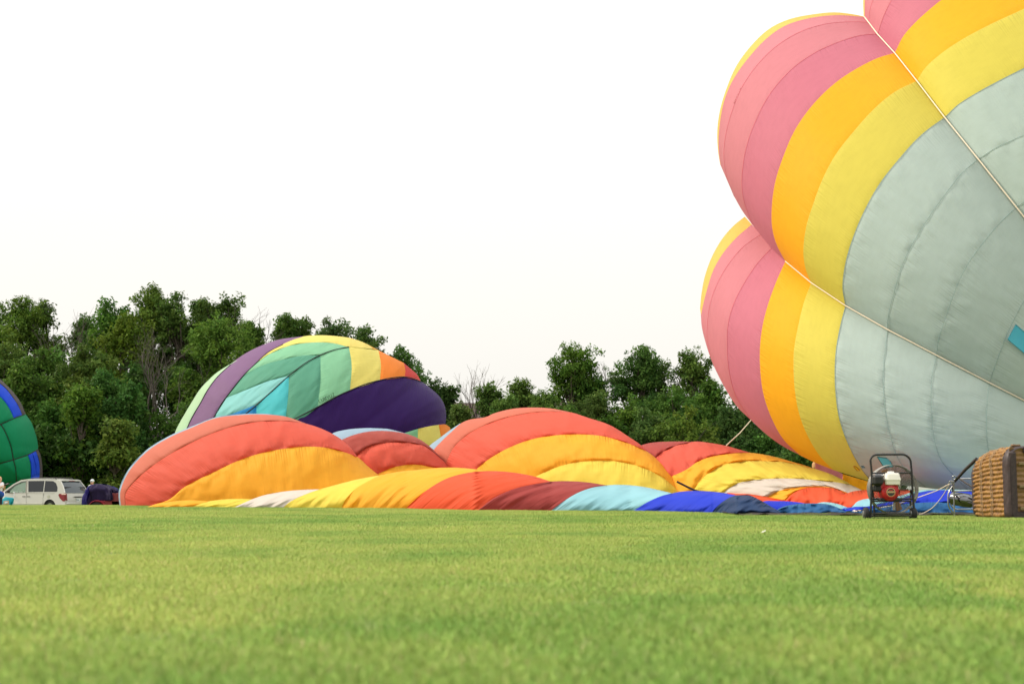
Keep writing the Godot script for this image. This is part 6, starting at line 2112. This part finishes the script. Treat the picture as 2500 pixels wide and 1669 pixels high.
func build_people() -> void:
	# woman with a camera at the left edge
	var a := standing()
	a.elbow = [Vector3(-0.24, 1.16, 0.06), Vector3(0.24, 1.16, 0.08)]
	a.wrist = [Vector3(-0.07, 1.3, 0.26), Vector3(0.09, 1.3, 0.26)]
	a.palm = [Vector3(0.7, 0, 0.7), Vector3(-0.7, 0, 0.7)]
	var p := at(-2, 1200, 66.0)
	p.y = land(p.x, p.z)
	var w := person("blonde person in white, red and blue lifting a camera at the left edge", p, 1.15, a, paint(220, 216, 222, 0.85), paint(40, 44, 60, 0.9), paint(196, 156, 98, 0.7), null, true)
	part("apron", flesh([[Vector3(-0.05, 0.98, 0.02), Vector3(0.08, 0.92, 0.02), 0.17, 0.17]], 0.024, 60.0), paint(28, 72, 160, 0.85), w)
	part("red_print", flesh([[Vector3(0.1, 1.02, 0.1), Vector3(0.14, 0.98, 0.08), 0.06, 0.06], [Vector3(-0.14, 1.2, 0.1), Vector3(-0.1, 1.22, 0.1), 0.05, 0.05]], 0.016, 60.0), paint(176, 30, 50, 0.85), w)
	var c := thing("camera", "black camera with a long lens in the blonde person's hands", "camera", p)
	c.rotation.y = 1.15
	box("camera_body", Vector3(0.01, 1.36, 0.36), Vector3(0.14, 0.1, 0.07), paint(24, 24, 26, 0.5), c, 0.015)
	lathe("lens", Vector3(0.01, 1.36, 0.38), Basis(Vector3.RIGHT, PI / 2 - 0.25), [0.036, 0.0, 0.036, 0.08, 0.042, 0.09, 0.046, 0.19, 0.04, 0.2, 0.0, 0.19], paint(20, 20, 22, 0.5), c, 20)
	# man in a cap behind the tarp
	p = at(226, 1200, 75.5)
	p.y = land(p.x, p.z)
	person("person in a white-fronted cap and pale shirt behind the tarp-covered trailer", p, -0.5, standing(), paint(188, 192, 170, 0.85), paint(70, 86, 104, 0.9), paint(70, 52, 40, 0.8), paint(206, 210, 216, 0.8), false)
	# someone kneeling behind the yellow cloth
	var k := {
		"pelvis": Vector3(0, 0.34, -0.02), "chest": Vector3(0, 0.62, 0.06), "neck": Vector3(0, 0.8, 0.12), "head": Vector3(0, 0.915, 0.18), "face": Vector3(0, -0.25, 1).normalized(),
		"shoulder": [Vector3(-0.17, 0.74, 0.08), Vector3(0.17, 0.74, 0.08)], "elbow": [Vector3(-0.24, 0.5, 0.2), Vector3(0.24, 0.5, 0.2)], "wrist": [Vector3(-0.16, 0.34, 0.38), Vector3(0.16, 0.34, 0.38)],
		"palm": [Vector3(0, -1, 0), Vector3(0, -1, 0)], "hip": [Vector3(-0.1, 0.32, 0), Vector3(0.1, 0.32, 0)], "knee": [Vector3(-0.17, 0.08, 0.36), Vector3(0.17, 0.08, 0.36)],
		"ankle": [Vector3(-0.14, 0.07, -0.06), Vector3(0.14, 0.07, -0.06)], "toe": [Vector3(-0.14, 0.04, -0.2), Vector3(0.14, 0.04, -0.2)],
	}
	p = at(1983, 1200, 33.5)
	p.y = land(p.x, p.z)
	person("light-haired person kneeling behind the yellow cloth, only the top of the head showing", p, 2.3, k, paint(60, 64, 72, 0.9), paint(50, 52, 60, 0.9), paint(176, 138, 92, 0.7), null, false)
	build_stroller()

func build_stroller() -> void:
	var p := at(21, 1200, 67.5)
	p.y = land(p.x, p.z)
	var t := thing("stroller", "teal pushchair with a pale pocket and silver handles in front of the minivan's door", "stroller", p)
	var teal := paint(0, 128, 142, 0.85)
	var dark := paint(16, 40, 50, 0.9)
	var silver := paint(166, 168, 170, 0.35, 0.7)
	var pos := PackedVector3Array()
	var uv := PackedVector2Array()
	for j in 13:
		for i in 17:
			var a := PI * i / 16.0
			var v := j / 12.0
			pos.append(Vector3(cos(a) * (0.26 - 0.03 * v) - 0.08 * v, 0.62 + sin(a) * 0.2 - 0.3 * v * v, 0.1 + 0.22 * v))
			uv.append(Vector2(i / 16.0, v))
	part("canopy", sheet(pos, 16, 12, uv, Vector3(0, 4, 4)), teal, t)
	box("seat_back", Vector3(0.05, 0.6, 0.05), Vector3(0.46, 0.42, 0.1), teal, t, 0.05, Basis(Vector3.BACK, -0.12))
	box("storage_basket", Vector3(0.03, 0.26, 0.12), Vector3(0.46, 0.3, 0.34), dark, t, 0.06)
	box("pocket", Vector3(0.04, 0.56, 0.34), Vector3(0.26, 0.18, 0.03), paint(170, 150, 130, 0.8), t, 0.012, Basis(Vector3.BACK, 0.12))
	box("pocket_label", Vector3(0.04, 0.57, 0.36), Vector3(0.13, 0.07, 0.012), paint(220, 226, 240, 0.6), t, 0.004, Basis(Vector3.BACK, 0.12))
	for x in [-0.24, 0.26]:
		tube("handle", bent([Vector3(x, 0.12, 0.2), Vector3(x * 0.95, 0.7, 0.0), Vector3(x * 0.9, 1.0, -0.16), Vector3(x * 0.9 - 0.05, 1.06, -0.22)], 0.08), 0.013, silver, t, 6)
		for z in [-0.2, 0.24]:
			lathe("wheel", Vector3(x * 1.1 - 0.02, 0.1, z), Basis(Vector3.BACK, PI / 2), [0.0, -0.02, 0.08, -0.02, 0.1, -0.01, 0.1, 0.01, 0.08, 0.02, 0.0, 0.02], paint(30, 30, 32, 0.8), t, 18)
			tube("leg", PackedVector3Array([Vector3(x * 1.1, 0.1, z), Vector3(x, 0.45, 0.05)]), 0.01, silver, t, 5)

func build_small_things() -> void:
	var a := at(1773, 1087, 28.6)
	var b := at(1836, 1022, 32.4)
	var r := tube("rope", PackedVector3Array([a, a.lerp(b, 0.5) + Vector3(0, -0.03, 0), b]), 0.012, paint(214, 204, 180, 0.8), self, 6)
	tag(r, "pale tether rope from the dark red crest up to the pastel balloon", "rope")
	var p := at(1863, 1301.5, 13.0)
	p.y = 0.022
	var pos := PackedVector3Array()
	var uv := PackedVector2Array()
	for j in 7:
		for i in 9:
			pos.append(p + Vector3((i - 4) * 0.0055, 0.004 + 0.012 * fold_noise.get_noise_2d(i * 0.9, j * 0.9) + (i - 4) * 0.0025, (j - 3) * 0.011 + (i - 4) * -0.002))
			uv.append(Vector2(i, j))
	var lit := part("litter", sheet(pos, 8, 6, uv, p + Vector3(0, 3, 1)), paint(232, 230, 224, 0.7))
	tag(lit, "small crumpled white scrap lying on the open grass", "litter")
	var q := at(2092, 1252, 21.2)
	q.y = 0.05
	pos = PackedVector3Array()
	uv = PackedVector2Array()
	for j in 7:
		for i in 9:
			pos.append(q + Vector3((i - 4) * 0.016, 0.03 + 0.03 * fold_noise.get_noise_2d(i * 0.7 + 9.0, j * 0.9), (j - 3) * 0.015))
			uv.append(Vector2(i, j))
	var bag := part("rope_bag", sheet(pos, 8, 6, uv, q + Vector3(0, 3, 1)), paint(220, 200, 180, 0.8))
	tag(bag, "pale cloth scrap at the edge of the blue cloth, left of the fan", "cloth")
